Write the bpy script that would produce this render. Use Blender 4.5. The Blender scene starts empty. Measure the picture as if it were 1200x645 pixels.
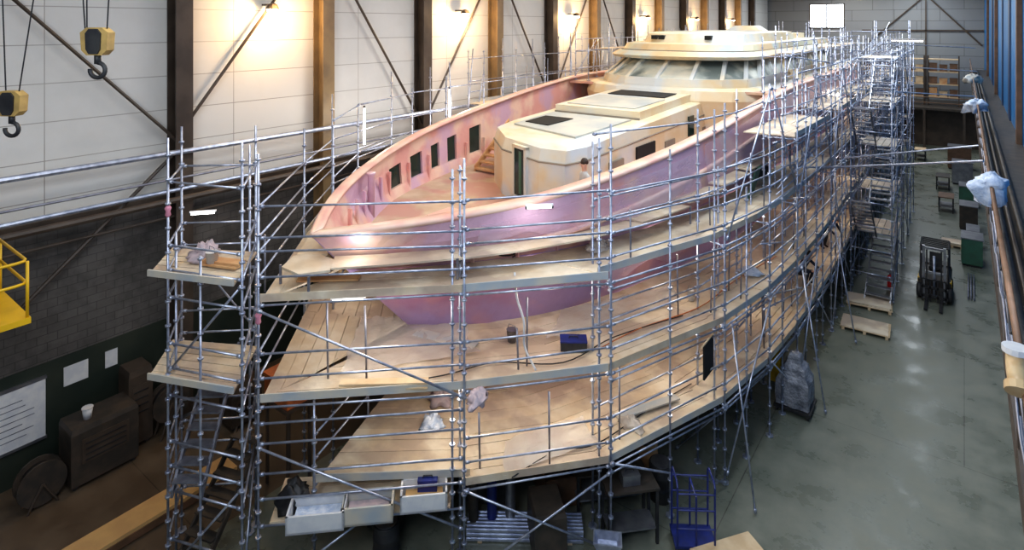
import bpy, math, random
from mathutils import Vector, Matrix, noise
random.seed(7)
C = bpy.context.scene.collection
F=700.0; HC=11.5; TH=math.atan2(530,700); cs=math.cos(TH); sn=math.sin(TH)
def at(px,py,z):
    d=F*(HC-z)/(py-30.0); l=(px-600)/F*d
    return (-sn*d+cs*l, cs*d+sn*l, z)
try:
    bpy.context.scene.view_settings.view_transform='Standard'
    bpy.context.scene.view_settings.look='Medium High Contrast'
except Exception: pass
# ---------------------------------------------------------------- materials
def newmat(name):
    m=bpy.data.materials.new(name); m.use_nodes=True
    return m, m.node_tree.nodes, m.node_tree.links, m.node_tree.nodes['Principled BSDF']
def rgba(c): return (c[0],c[1],c[2],1)
def pm(name,c1,c2=None,scale=2.0,rough=.6,metal=0.0,bump=0.0,c3=None,island=0.0,sharp=.25,emit=0,alpha=1,bscale=4,stretch=None):
    m,N,L,b=newmat(name)
    b.inputs['Roughness'].default_value=rough; b.inputs['Metallic'].default_value=metal
    b.inputs['Base Color'].default_value=rgba(c1); b.inputs['Alpha'].default_value=alpha
    if emit:
        b.inputs['Emission Color'].default_value=rgba(c1); b.inputs['Emission Strength'].default_value=emit
    tc=N.new('ShaderNodeTexCoord'); vec=tc.outputs['Object']
    if stretch:
        mq=N.new('ShaderNodeMapping'); mq.inputs['Scale'].default_value=stretch; L.new(vec,mq.inputs['Vector']); vec=mq.outputs['Vector']
    out=None
    if c2:
        n=N.new('ShaderNodeTexNoise'); n.inputs['Scale'].default_value=scale; n.inputs['Detail'].default_value=6
        L.new(vec,n.inputs['Vector'])
        r=N.new('ShaderNodeValToRGB'); e=r.color_ramp.elements
        e[0].position=.5-sharp/2; e[1].position=.5+sharp/2
        e[0].color=rgba(c1); e[1].color=rgba(c2)
        L.new(n.outputs['Fac'],r.inputs['Fac']); out=r.outputs['Color']
        if c3:
            n2=N.new('ShaderNodeTexNoise'); n2.inputs['Scale'].default_value=scale*.5; n2.inputs['Detail'].default_value=4
            mp=N.new('ShaderNodeMapping'); mp.inputs['Location'].default_value=(13,7,3)
            L.new(vec,mp.inputs['Vector']); L.new(mp.outputs['Vector'],n2.inputs['Vector'])
            r2=N.new('ShaderNodeValToRGB'); r2.color_ramp.elements[0].position=.47; r2.color_ramp.elements[1].position=.57
            L.new(n2.outputs['Fac'],r2.inputs['Fac'])
            mx=N.new('ShaderNodeMixRGB'); L.new(r2.outputs['Color'],mx.inputs['Fac']); L.new(out,mx.inputs['Color1']); mx.inputs['Color2'].default_value=rgba(c3)
            out=mx.outputs['Color']
    if island:
        g=N.new('ShaderNodeNewGeometry'); mr=N.new('ShaderNodeMapRange'); mr.inputs['To Min'].default_value=1-island; mr.inputs['To Max'].default_value=1+island*.4
        L.new(g.outputs['Random Per Island'],mr.inputs['Value'])
        hs=N.new('ShaderNodeHueSaturation'); 
        if out: L.new(out,hs.inputs['Color'])
        else: hs.inputs['Color'].default_value=rgba(c1)
        L.new(mr.outputs['Result'],hs.inputs['Value']); out=hs.outputs['Color']
    if out: L.new(out,b.inputs['Base Color'])
    if bump:
        n3=N.new('ShaderNodeTexNoise'); n3.inputs['Scale'].default_value=scale*bscale; n3.inputs['Detail'].default_value=4; L.new(vec,n3.inputs['Vector'])
        bp=N.new('ShaderNodeBump'); bp.inputs['Strength'].default_value=bump; bp.inputs['Distance'].default_value=.06
        L.new(n3.outputs['Fac'],bp.inputs['Height']); L.new(bp.outputs['Normal'],b.inputs['Normal'])
    return m
def brickmat(name,c1,c2,mortar,w,h,ms,axes='YZ',rough=.6,stain=None,stscale=.4,metal=0,offset=.5,c_noise=.5,r0=.42,r1=.68):
    m,N,L,b=newmat(name); b.inputs['Roughness'].default_value=rough; b.inputs['Metallic'].default_value=metal
    tc=N.new('ShaderNodeTexCoord'); sp=N.new('ShaderNodeSeparateXYZ'); cb=N.new('ShaderNodeCombineXYZ')
    L.new(tc.outputs['Object'],sp.inputs[0]); L.new(sp.outputs[axes[0]],cb.inputs[0]); L.new(sp.outputs[axes[1]],cb.inputs[1])
    t=N.new('ShaderNodeTexBrick'); t.inputs['Scale'].default_value=1; t.inputs['Brick Width'].default_value=w; t.inputs['Row Height'].default_value=h
    t.inputs['Mortar Size'].default_value=ms; t.inputs['Color1'].default_value=rgba(c1); t.inputs['Color2'].default_value=rgba(c2); t.inputs['Mortar'].default_value=rgba(mortar)
    t.offset=offset; L.new(cb.outputs[0],t.inputs['Vector']); out=t.outputs['Color']
    if stain:
        n=N.new('ShaderNodeTexNoise'); n.inputs['Scale'].default_value=stscale; n.inputs['Detail'].default_value=10; n.inputs['Roughness'].default_value=.65; L.new(tc.outputs['Object'],n.inputs['Vector'])
        r=N.new('ShaderNodeValToRGB'); r.color_ramp.elements[0].position=r0; r.color_ramp.elements[1].position=r1
        r.color_ramp.elements[1].color=(c_noise,)*3+(1,)
        L.new(n.outputs['Fac'],r.inputs['Fac'])
        mx=N.new('ShaderNodeMixRGB'); L.new(r.outputs['Color'],mx.inputs['Fac']); L.new(out,mx.inputs['Color1']); mx.inputs['Color2'].default_value=rgba(stain); out=mx.outputs['Color']
        mr=N.new('ShaderNodeMapRange'); mr.inputs['To Min'].default_value=max(.05,rough-.08); mr.inputs['To Max'].default_value=min(1,rough+.3); L.new(n.outputs['Fac'],mr.inputs['Value']); mr.inputs['From Min'].default_value=.35; mr.inputs['From Max'].default_value=.7
        L.new(mr.outputs['Result'],b.inputs['Roughness'])
    L.new(out,b.inputs['Base Color'])
    return m
M={}
M['floor']=brickmat('floor_epoxy',(.155,.168,.135),(.145,.158,.128),(.06,.062,.05),9,6.5,.012,'XY',.27,(.26,.26,.21),.9,c_noise=.7,r0=.44,r1=.72)
M['floorl']=brickmat('floor_warm_shade',(.105,.075,.05),(.095,.07,.047),(.04,.03,.02),9,6.5,.012,'XY',.4,(.17,.13,.09),.9,c_noise=.7)  # dim warm light over the left floor, put into a brown colour
M['panel']=brickmat('wall_cladding',(.72,.70,.66),(.68,.67,.64),(.36,.33,.30),5.0,1.0,.012,'YZ',.5,(.56,.54,.50),.3,offset=0)
M['panelX']=brickmat('wall_cladding_end',(.26,.27,.27),(.24,.25,.26),(.1,.1,.1),4.0,1.2,.02,'XZ',.6)
M['block']=brickmat('block_wall',(.125,.115,.108),(.10,.093,.087),(.065,.06,.056),.44,.22,.010,'YZ',.85,(.04,.038,.036),.7,c_noise=.9)
M['greenband']=pm('green_wall_paint',(.022,.032,.025),(.04,.048,.036),.8,.5)
M['blue']=brickmat('blue_cladding',(.0,.13,.36),(.01,.17,.42),(.0,.03,.09),1.2,14,.04,'YZ',.4)
M['navyp']=pm('dark_navy_panel',(.008,.03,.09),(.01,.04,.11),1,.4)
M['ceil']=pm('ceiling_sheet',(.35,.35,.36))
M['cold']=pm('dark_brown_steel',(.06,.045,.035),(.09,.068,.052),1.5,.45)
M['colg']=pm('tan_steel',(.27,.19,.10),(.20,.14,.08),1.5,.45)
M['galv']=pm('galvanised_tube',(.52,.56,.66),(.34,.37,.47),6,.3,.65)
M['galvd']=pm('dull_tube',(.30,.31,.36),(.22,.22,.26),5,.45,.6)
M['plank']=pm('dusty_plywood',(.62,.50,.35),(.74,.65,.51),1.6,.5,0,.2,c3=(.50,.40,.31),island=.14,sharp=.24)
M['toe']=pm('grey_toe_board',(.40,.44,.47),(.58,.53,.44),1.4,.6)
M['hull']=pm('pink_fairing',(.70,.37,.33),(.78,.55,.44),.9,.33,0,.35,c3=(.60,.40,.50),sharp=.14,bscale=3)
M['hull2']=pm('mauve_primer',(.42,.20,.34),(.60,.32,.38),.7,.3,0,.4,c3=(.40,.28,.50),sharp=.2,bscale=3)
M['cap']=pm('cap_rail_filler',(.78,.58,.46),(.72,.40,.34),1.1,.4)
M['film']=pm('plastic_film',(.74,.64,.76),(.72,.48,.60),.8,.12,0,.9,alpha=.36,bscale=2.2,stretch=(1,.35,1.6))
M['filmd']=pm('dust_sheet_film',(.80,.76,.70),(.68,.60,.54),1.0,.18,0,.8,alpha=.5,bscale=3)
M['deck']=pm('yacht_deck',(.54,.38,.26),(.64,.50,.37),1.5,.6,c3=(.56,.32,.26))
M['sup']=pm('cream_primer',(.68,.62,.48),(.66,.53,.33),.7,.5,0,.1,c3=(.56,.59,.59),sharp=.14)
M['suproof']=pm('grey_white_roof',(.38,.40,.39),(.52,.50,.43),.9,.6)
M['brow']=pm('brow_primer',(.64,.60,.42),(.50,.56,.54),.8,.5,c3=(.64,.48,.28),sharp=.16)
M['seam']=pm('seam_recess_shade',(.20,.18,.15),(.28,.24,.18),1,.7)  # dark tone for seams, and for recess shade put into the colour
M['glass']=pm('tinted_glass',(.02,.04,.035),None,1,.1,0)
M['wglass']=pm('masked_glass',(.42,.46,.43),(.62,.60,.50),.9,.45,c3=(.16,.19,.18))
M['dark']=pm('black_void',(.012,.012,.012),None,1,.8)
M['black']=pm('black_plastic',(.022,.022,.026),(.04,.04,.04),4,.5)
M['darkm']=pm('dark_machine',(.042,.037,.032),(.075,.058,.045),3,.5)
M['yellow']=pm('yellow_paint',(.80,.50,.02),(.68,.42,.02),2,.4)
M['hooky']=pm('hook_block_paint',(.50,.34,.12),(.38,.26,.10),6,.45)
M['elbow']=pm('beige_elbow',(.62,.46,.26),(.56,.38,.2),5,.4)
M['white']=pm('white_plastic',(.70,.70,.70),(.60,.61,.64),5,.5)
M['cloth']=pm('white_cloth',(.70,.75,.84),(.45,.54,.70),7,.8,0,.4)
M['rag']=pm('dusty_rag',(.52,.42,.44),(.38,.33,.36),6,.9)
M['pink']=pm('pink_tape',(.62,.26,.34),None,1,.7)
M['wood']=pm('raw_wood',(.56,.41,.25),(.66,.52,.34),3,.7,island=.2)
M['beige']=pm('tan_timber',(.62,.40,.17),(.54,.34,.15),2,.6)
M['brownw']=pm('brown_timber',(.20,.11,.065),(.14,.08,.045),3,.6,island=.3)
M['orange']=pm('orange_paint',(.60,.18,.05),(.45,.14,.05),3,.5)
M['rust']=pm('rust_brown_board',(.50,.26,.12),(.58,.36,.18),3,.6)
M['red']=pm('red_paint',(.6,.03,.03),None,1,.35)
M['bluep']=pm('blue_paint',(.02,.035,.20),(.02,.03,.13),4,.4)
M['greenp']=pm('green_paint',(.05,.15,.10),(.05,.12,.08),3,.5)
M['greyp']=pm('grey_sheet_plastic',(.15,.16,.19),(.32,.33,.37),3,.22,0,1)
M['steel']=pm('plain_steel',(.30,.31,.33),(.22,.22,.25),4,.35,.7)
M['lit']=pm('lit_tube',(1,.98,.94),emit=9)
M['litw']=pm('lit_warm',(1,.84,.58),emit=30)
M['day']=pm('daylight_pane',(.85,.93,1),emit=5)
M['rope']=pm('black_cable',(.02,.02,.022),None,1,.6)
M['skin']=pm('skin',(.62,.36,.25)); M['hair']=pm('brown_hair',(.05,.03,.02))
M['navy']=pm('navy_workwear',(.03,.035,.06),(.04,.045,.07),6,.8); M['trous']=pm('dark_trousers',(.04,.04,.045))
M['boots']=pm('boots',(.03,.02,.015)); M['whitetee']=pm('light_shirt',(.5,.48,.45))
# ---------------------------------------------------------------- mesh builder
ORG={}
class MB:
    def __init__(s): s.v=[]; s.f=[]
    def add(s,vs,fs):
        n=len(s.v); s.v+= [tuple(v) for v in vs]; s.f+=[tuple(i+n for i in f) for f in fs]; return s
    def box(s,c,d,rz=0,rx=0,ry=0):
        R=Matrix.Rotation(rz,3,'Z')@Matrix.Rotation(ry,3,'Y')@Matrix.Rotation(rx,3,'X'); c=Vector(c); vs=[]
        for x in (-.5,.5):
            for y in (-.5,.5):
                for z in (-.5,.5): vs.append(c+R@Vector((x*d[0],y*d[1],z*d[2])))
        return s.add(vs,[(0,1,3,2),(4,6,7,5),(0,4,5,1),(2,3,7,6),(0,2,6,4),(1,5,7,3)])
    def b2(s,a,b): return s.box([(a[i]+b[i])/2 for i in range(3)],[abs(b[i]-a[i]) for i in range(3)])
    def tube(s,p,q,r=.024,n=6,r2=None,cap=True):
        p=Vector(p);q=Vector(q);d=q-p
        if d.length<1e-6: return s
        d.normalize(); u=d.orthogonal().normalized(); w=d.cross(u); r2=r if r2 is None else r2; vs=[]
        for k in range(n):
            a=2*math.pi*k/n; e=u*math.cos(a)+w*math.sin(a); vs.append(p+e*r); vs.append(q+e*r2)
        fs=[(2*k,2*((k+1)%n),2*((k+1)%n)+1,2*k+1) for k in range(n)]
        if cap: fs.append(tuple(2*k for k in range(n))[::-1]); fs.append(tuple(2*k+1 for k in range(n)))
        return s.add(vs,fs)
    def path(s,pts,r=.02,n=6):
        pts=[Vector(p) for p in pts]; vs=[]
        u=None
        for i,p in enumerate(pts):
            d=(pts[min(i+1,len(pts)-1)]-pts[max(i-1,0)]).normalized()
            if u is None: u=d.orthogonal().normalized()
            else: u=(u-d*u.dot(d)).normalized()
            w=d.cross(u)
            for k in range(n):
                a=2*math.pi*k/n; vs.append(p+(u*math.cos(a)+w*math.sin(a))*r)
        fs=[]
        for i in range(len(pts)-1):
            for k in range(n):
                k2=(k+1)%n; fs.append((i*n+k,i*n+k2,(i+1)*n+k2,(i+1)*n+k))
        fs.append(tuple(range(n))[::-1]); fs.append(tuple((len(pts)-1)*n+k for k in range(n)))
        return s.add(vs,fs)
    def lathe(s,c,prof,n=16,axis='Z'):
        c=Vector(c); vs=[]; fs=[]
        for (r,h) in prof:
            for k in range(n):
                a=2*math.pi*k/n; x,y=r*math.cos(a),r*math.sin(a)
                o={'Z':(x,y,h),'X':(h,x,y),'Y':(x,h,y)}[axis]; vs.append(c+Vector(o))
        for i in range(len(prof)-1):
            for k in range(n):
                k2=(k+1)%n; fs.append((i*n+k,i*n+k2,(i+1)*n+k2,(i+1)*n+k))
        fs.append(tuple(range(n))[::-1]); fs.append(tuple((len(prof)-1)*n+k for k in range(n)))
        return s.add(vs,fs)
    def loft(s,rings,cap=True):
        n=len(rings[0]); vs=[p for r in rings for p in r]; fs=[]
        for i in range(len(rings)-1):
            for k in range(n):
                k2=(k+1)%n; fs.append((i*n+k,i*n+k2,(i+1)*n+k2,(i+1)*n+k))
        if cap: fs.append(tuple(range(n))[::-1]); fs.append(tuple((len(rings)-1)*n+k for k in range(n)))
        return s.add(vs,fs)
    def grid(s,R):
        n=len(R[0]); return s.add([p for r in R for p in r],[(i*n+k,(i+1)*n+k,(i+1)*n+k+1,i*n+k+1) for i in range(len(R)-1) for k in range(n-1)])
    def prism(s,poly,z0,z1): return s.loft([[(p[0],p[1],z0) for p in poly],[(p[0],p[1],z1) for p in poly]])
    def slab(s,a,b,c,d,t=.04):
        t=Vector((0,0,t)); P=[Vector(x) for x in (a,b,c,d)]
        return s.add([p-t for p in P]+P,[(3,2,1,0),(4,5,6,7),(0,1,5,4),(1,2,6,5),(2,3,7,6),(3,0,4,7)])
    def wall(s,pts,z0,z1,t=.05):
        for a,b in zip(pts[:-1],pts[1:]):
            d=Vector((b[0]-a[0],b[1]-a[1],0)); L=d.length
            s.box(((a[0]+b[0])/2,(a[1]+b[1])/2,(z0+z1)/2),(L,t,z1-z0),rz=math.atan2(d.y,d.x))
        return s
    def build(s,name,m,parent=None,smooth=False,world=True):
        me=bpy.data.meshes.new(name); me.from_pydata(s.v,[],s.f); me.update()
        mats=m if isinstance(m,list) else [m]
        for q in mats: me.materials.append(M[q] if isinstance(q,str) else q)
        if smooth:
            for p in me.polygons: p.use_smooth=len(p.vertices)==4
        o=bpy.data.objects.new(name,me); C.objects.link(o)
        if parent:
            o.parent=parent
            if world: o.location=-ORG.get(parent.name,Vector((0,0,0)))
        ORG[o.name]=Vector((0,0,0))
        return o
def tag(o,label=None,cat=None,group=None,kind=None):
    if label: o['label']=label
    if cat: o['category']=cat
    if group: o['group']=group
    if kind: o['kind']=kind
    return o
def thing(name,label,cat,loc=(0,0,0),rz=0,group=None):
    o=bpy.data.objects.new(name,None); C.objects.link(o); o.location=loc; o.rotation_euler=(0,0,rz); o.empty_display_size=.2
    ORG[o.name]=Vector(loc); return tag(o,label,cat,group)
def struct(name,mb,m): return tag(mb.build(name,m),kind='structure')
WX=-18.9; RX=1.6; Y0=-6; Y1=76; ZC=16
ORD=['first','second','third','fourth','fifth','sixth','seventh','eighth','ninth','tenth','eleventh','twelfth','thirteenth','fourteenth','fifteenth','sixteenth']
# ---------------------------------------------------------------- setting
struct('floor',MB().b2((-13.6,Y0,-.2),(RX+.3,Y1,0)),'floor')
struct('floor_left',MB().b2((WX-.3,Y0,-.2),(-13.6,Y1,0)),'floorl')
struct('wall_left_upper',MB().b2((WX-.3,Y0,6.45),(WX,Y1,ZC)),'panel')
struct('wall_left_middle',MB().b2((WX-.3,Y0,2.8),(WX,Y1,6.45)),'block')
struct('wall_left_lower',MB().b2((WX-.3,Y0,0),(WX+.03,Y1,2.8)),'greenband')
struct('trim_1',MB().b2((WX,Y0,6.35),(WX+.12,Y1,6.5)),'cold')
struct('wall_right',MB().b2((RX,Y0,0),(RX+.3,Y1,ZC)),'blue')
struct('wall_back',MB().b2((WX-.3,Y1,0),(RX+.3,Y1+.3,ZC)),'panelX')
struct('wall_front',MB().b2((WX-.3,Y0-.3,0),(RX+.3,Y0,ZC)),'panelX')
struct('ceiling',MB().b2((WX-.3,Y0-.3,ZC),(RX+.3,Y1+.3,ZC+.2)),'ceil')
w=MB().b2((-14.2,Y1-.05,11.3),(-10.8,Y1+.02,13.9)); wo=struct('window_1',w,'day')
fr=MB()
for x in (-14.25,-12.5,-10.75): fr.b2((x-.06,Y1-.12,11.2),(x+.06,Y1-.04,14))
for z in (11.25,13.95): fr.b2((-14.3,Y1-.12,z-.06),(-10.7,Y1-.04,z+.06))
fr.build('window_frame','cold',wo)
# columns
for i in range(14):
    y=8.2+5*(i-1)
    m='cold' if i%2==1 else 'colg'
    b=MB(); b.b2((WX+.02,y-.24,0),(WX+.06,y+.24,ZC)); b.b2((WX+.06,y-.03,0),(WX+.56,y+.03,ZC)); b.b2((WX+.56,y-.24,0),(WX+.62,y+.24,ZC))
    o=thing('steel_column','%s steel wall column, %s from the camera end of the left wall'%('dark brown' if m=='cold' else 'muted tan',ORD[i]),'column',(WX+.3,y,0),group='left wall columns')
    b.build('column_profile',m,o); MB().b2((WX+.02,y-.3,0),(WX+.7,y+.3,.05)).build('base_plate','steel',o)
br=[((3.3,13.2),(8.1,8.1)),((8.0,7.7),(4.2,4.3)),((8.4,8.6),(13.2,15)),((13.4,14.3),(18.1,7.3)),((18.4,7.5),(23.1,14.5)),((23.4,14.5),(28.1,7.3)),((28.4,7.5),(33,14.5)),((33.4,14.5),(38,7.5))]
for i,(a,b) in enumerate(br):
    tag(MB().tube((WX+.35,a[0],a[1]),(WX+.35,b[0],b[1]),.05).build('wall_brace','cold'),'diagonal steel wind brace in the %s braced bay of the left wall'%ORD[i],'brace','left wall wind braces')
for z,x,r,l,m in ((7.84,-18.1,.08,'upper grey service pipe running along the left wall','galv'),(6.75,-18.15,.06,'middle pipe above the block wall ledge','galv'),(6.5,-18.0,.09,'lower brown pipe just above the block wall','cold'),(7.1,-18.05,.035,'thin conduit between the two grey wall pipes','galvd'),(5.9,-18.5,.04,'thin dark pipe on the block wall','cold')):
    tag(MB().tube((x,Y0+.1,z),(x,Y1-.1,z),r,8).build('wall_pipe',m),l,'pipe')
for i,y in enumerate((11.0,20.6,30.5,40.5,50.5,60.5)):
    o=thing('wall_lamp','warm glowing wall lamp high on the left wall, %s from camera'%ORD[i],'lamp',(WX+.5,y,12.0),group='wall lamps')
    MB().box((WX+.3,y,12.2),(.6,.06,.06)).build('bracket','cold',o)
    MB().lathe((WX+.6,y,12.05),[(.22,0),(.16,.15),(.05,.2)],12).build('lamp_shade','cold',o)
    MB().lathe((WX+.6,y,11.95),[(.05,0),(.17,.03),(.17,.09)],12).build('bulb','litw',o)
    l=bpy.data.lights.new('wall_glow','POINT'); l.energy=340 if i<4 else 260; l.color=(1,.62,.27); l.shadow_soft_size=.15
    lo=bpy.data.objects.new('wall_glow',l); lo.location=(WX+.95,y,11.9); C.objects.link(lo)
# ---------------------------------------------------------------- yacht
CX=-11.0
def interp(T,x):
    if x<=T[0][0]: return T[0][1]
    for (a,b),(c,d) in zip(T[:-1],T[1:]):
        if x<=c: return b+(d-b)*(x-a)/(c-a)
    return T[-1][1]
ZS=[(7.5,7.05),(11.5,7.4),(15,7.8),(19,8.2),(23,8.6),(27,8.9),(46,8.9),(52,7.8),(57,7.2)]
def zs(Y): return interp(ZS,Y)
def hb(Y):
    t=max(Y-7.5,0); v=5.3*(1-math.exp(-t/4.6))
    if Y>42: v*=1-.12*((Y-42)/15)**2
    return v
def zk(Y):
    if Y<14: return 1+(zs(Y)-1)*max(0,(14-Y)/6.5)**1.3
    return 1+ (0 if Y<45 else .015*(Y-45)**2)
def hz(Y,z):
    a=zk(Y); 
    if z<=a: return 0
    p=.95-.77*min(1,max(0,(Y-7.5)/13)); p=max(p,.18)
    k=min(1,max(0,(Y-8.2)/4.5)); zr=zs(Y)-(zs(Y)-6.5)*k
    return hb(Y)*min(1,(z-a)/max(.05,zr-a))**p
def ystem(z):
    y=7.5
    while zk(y)>z-.01 and y<14: y+=.05
    return y
winY=[(13.0,.36),(14.3,.36),(15.5,.26),(16.6,.30),(18.2,.40)]
Ys=sorted(set([7.5,7.6,7.75,8,8.3,8.6,9,9.5,10,10.7,11.5,12.2]+[round(w+s*h,3) for w,h in winY for s in(-1,1)]+[19.5,20.5,22,24,26,28,31,34,38,42,46,49,52,54.5,57]))
y_root=thing('motor_yacht','huge unfinished pink, mauve and cream motor yacht with raised bulwarks in scaffolding','yacht',(CX,30,0))
low=MB(); 
for sd in (1,-1):
    rings=[]; K=12
    for Y in Ys:
        a=zk(Y); m=max(6.05,min(a+.02,zs(Y)))
        r=[(CX+sd*hz(Y,a+(m-a)*(k/K)**1.6),Y,a+(m-a)*(k/K)**1.6) for k in range(K+1)]
        rings.append(r)
    low.grid(rings)
Ye=57; tr=[(CX+hz(Ye,z),Ye,z) for z in (3.2,3.6,4.5,6,7.2)]; tr2=[(2*CX-p[0],p[1],p[2]) for p in tr[::-1]]
low.add(tr+tr2,[tuple(range(10))])
low.build('hull_shell','hull2',y_root,True)
def rows(Y):
    m=max(6.05,min(zk(Y)+.02,zs(Y))); t=zs(Y)
    return [m,max(m,min(6.33+.02*(Y-13),t)),max(m,min(7.0+.09*(Y-13),t-.05)) if t-.05>m else m,t]
for sd in (1,-1):
    up=MB()
    for off in (0,.14):
        R=[[(CX+sd*max(0,hz(Y,z)-off),Y,z) for z in rows(Y)] for Y in Ys]
        n=4; vs=[p for r in R for p in r]; fs=[]
        for i in range(len(Ys)-1):
            ym=(Ys[i]+Ys[i+1])/2
            for k in range(3):
                if sd<0 and k==1 and any(abs(ym-w)<.25 for w,h in winY): continue
                fs.append((i*n+k,(i+1)*n+k,(i+1)*n+k+1,i*n+k+1))
        up.add(vs,fs)
    if sd<0:
        for w,h in winY:
            ya,yb=w-h,w+h
            for zz in (1,2):
                a=[(CX-hz(y,rows(y)[zz])+o,y,rows(y)[zz]) for y,o in((ya,0),(yb,0),(yb,.14),(ya,.14))]
                up.add(a,[(0,1,2,3)])
            for y in (ya,yb):
                a=[(CX-hz(y,rows(y)[zz])+o,y,rows(y)[zz]) for zz,o in((1,0),(2,0),(2,.14),(1,.14))]
                up.add(a,[(0,1,2,3)])
    bw=up.build('bulwark','hull',y_root)
    if sd<0:
        for w,h in winY:
            ya,yb=w-h,w+h
            MB().add([(CX-hz(y,rows(y)[q])+.05,y,rows(y)[q]) for y,q in((ya,1),(yb,1),(yb,2),(ya,2))],[(0,1,2,3)]).build('window_pane','glass',bw)
for sd in (1,-1):
    rings=[]
    for Y in Ys:
        h=hb(Y); z=zs(Y); o=h+.04; i=max(0,h-.34)
        rings.append([(CX+sd*i,Y,z-.02),(CX+sd*o,Y,z-.04),(CX+sd*(o+.02),Y,z+.03),(CX+sd*(o-.05),Y,z+.07),(CX+sd*i,Y,z+.06)])
    MB().loft(rings).build('cap_rail','cap',y_root,True)
    MB().path([(CX+sd*(hz(Y,zs(Y)-.95)+.02),Y,zs(Y)-.95) for Y in Ys if Y>11],.07,8).build('rubbing_strake','cap',y_root,True)
dk=[(CX+hz(Y,6.1)-.12,Y) for Y in Ys if Y>=8.6 and hz(Y,6.1)>.2]
poly=[(2*CX-a,b) for a,b in dk[::-1]]+dk
MB().add([(p[0],p[1],6.05) for p in poly],[tuple(range(len(poly)))]).build('foredeck','deck',y_root)
MB().box((-11.3,12.2,6.14),(1.3,1.1,.16)).box((-11.3,12.2,6.24),(1.1,.9,.05)).build('deck_hatch','cap',y_root)
MB().box((-11.2,10.3,6.14),(.5,.8,.18)).build('anchor_hatch','hull',y_root)
for k in range(16):
    Y=9.4+k*.62
    x=CX-hz(Y,6.5)+.24
    if all(abs(Y-w)>.45 for w,h in winY): MB().box((x,Y,6.5),(.12,.05,.9)).build('bulwark_stiffener','hull',y_root)
for k in range(12):
    Y=10.4+k*.9; MB().box((CX+hz(Y,6.5)-.24,Y,6.5),(.12,.05,.9)).build('bulwark_stiffener','hull',y_root)
p=at(435,256,6.05); MB().lathe((p[0],p[1],6.05),[(.1,0),(.1,1.2),(.13,1.25),(.13,1.3)],12).build('mooring_post','hull',y_root,True)
# forward deckhouse: low angular, stepped flat roofs
df=[(-13.4,17.6),(-13.2,16.4),(-11.9,15.2),(-10.0,14.5),(-9.15,14.6),(-8.9,15.4)]
base=df+[(-8.85,21),(-8.8,27),(-13.4,27),(-13.5,21)]
def inset(poly,c,k): return [(c[0]+(x-c[0])*k,c[1]+(y-c[1])*k) for x,y in poly]
ctr=(-11.1,21)
def rg(poly,z,sl=.035): return [(x,y,z+ sl*(y-15)*(1 if z>7.0 else 0)) for x,y in poly]
o=MB().loft([rg(base,6.0),rg(base,7.5,.02),rg(inset(base,ctr,.975),7.86),rg(inset(base,ctr,.94),7.92)]).build('deckhouse','sup',y_root)
dx,dy=-10.9,14.82; ang=math.atan2(-.7,1.9)
def doorpart(mb,cx,cz,wx,wz,th,off=0):
    mb.box((dx+cx*math.cos(ang)+off*math.sin(ang),dy+cx*math.sin(ang)-off*math.cos(ang),cz),(wx,th,wz),rz=ang); return mb
do=doorpart(MB(),0,6.98,.56,1.45,.08).build('door','glass',o)
doorpart(MB(),.05,6.98,.14,1.3,.1).build('door_light','greenp',do)
for a in ((-.33,7.0,.1,1.6,.14),(.33,7.0,.1,1.6,.14),(0,7.76,.76,.1,.14),(0,6.2,.76,.1,.14)): doorpart(MB(),*a).build('door_frame','sup',do)
def rz_(y): return .035*(y-15)
def roofslab(rp,z,t,m,nm): MB().loft([[(x,y,z-t+rz_(y)) for x,y in rp],[(x,y,z+rz_(y)) for x,y in rp]]).build(nm,m,o)
roofslab([(-12.7,16.9),(-9.7,16.1),(-9.5,19.6),(-12.8,19.6)],7.98,.1,'suproof','roof_panel')
roofslab([(-12.9,19.9),(-9.3,19.9),(-9.3,26.4),(-12.9,26.4)],8.22,.32,'sup','roof_step')
roofslab([(-12.6,20.3),(-9.7,20.3),(-9.6,22.9),(-12.6,22.9)],8.25,.02,'suproof','roof_panel')
roofslab([(-12.4,23.3),(-9.8,23.3),(-9.8,24.6),(-12.4,24.6)],8.26,.02,'dark','roof_opening')
roofslab([(-12.5,17.3),(-11.4,17.1),(-11.3,18.6),(-12.5,18.6)],8.01,.02,'dark','roof_opening')
for pts_,zz in (([(-13.4,17.6),(-13.2,16.4),(-11.9,15.2),(-10.0,14.5),(-9.15,14.6),(-8.9,15.4),(-8.85,21),(-8.8,26.8)],7.5),): MB().path([(x+.01 if x>-10 else x,y-.01,zz+.02*(y-15)) for x,y in pts_],.03,5).build('edge_seam','seam',o)
MB().b2((-12.9,19.84,8.0),(-9.3,19.9,8.16)).build('roof_recess_shade','seam',o)  # solid dark strip, painted shade of the recess under the roof step
MB().box((-8.8,23.6,7.45),(.06,.55,.8)).build('side_window','glass',o)
MB().box((-8.86,19.4,7.15),(.1,1.5,.45)).build('side_window','dark',o)
for y in (17.2,21.5,25.4): MB().box((-8.84,y,6.95),(.08,.9,.5)).build('side_recess_shade','seam',o)  # flat dark boxes, recess shade put into their colour
MB().prism([(-8.9,15.6),(-8.35,16.4),(-8.2,25.8),(-8.9,25.8)],6.05,6.8).build('side_locker','cap',y_root)
for k in range(7):
    MB().box((-14.1,17.1+k*.28,6.15+k*.2),(1.0,.3,.06)).build('deck_stair_tread','rust',y_root)
for x in (-14.62,-13.58): MB().slab((x-.03,17,6.25),(x+.03,17,6.25),(x+.03,19.1,7.75),(x-.03,19.1,7.75),.25).build('deck_stair_string','rust',y_root)
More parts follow.
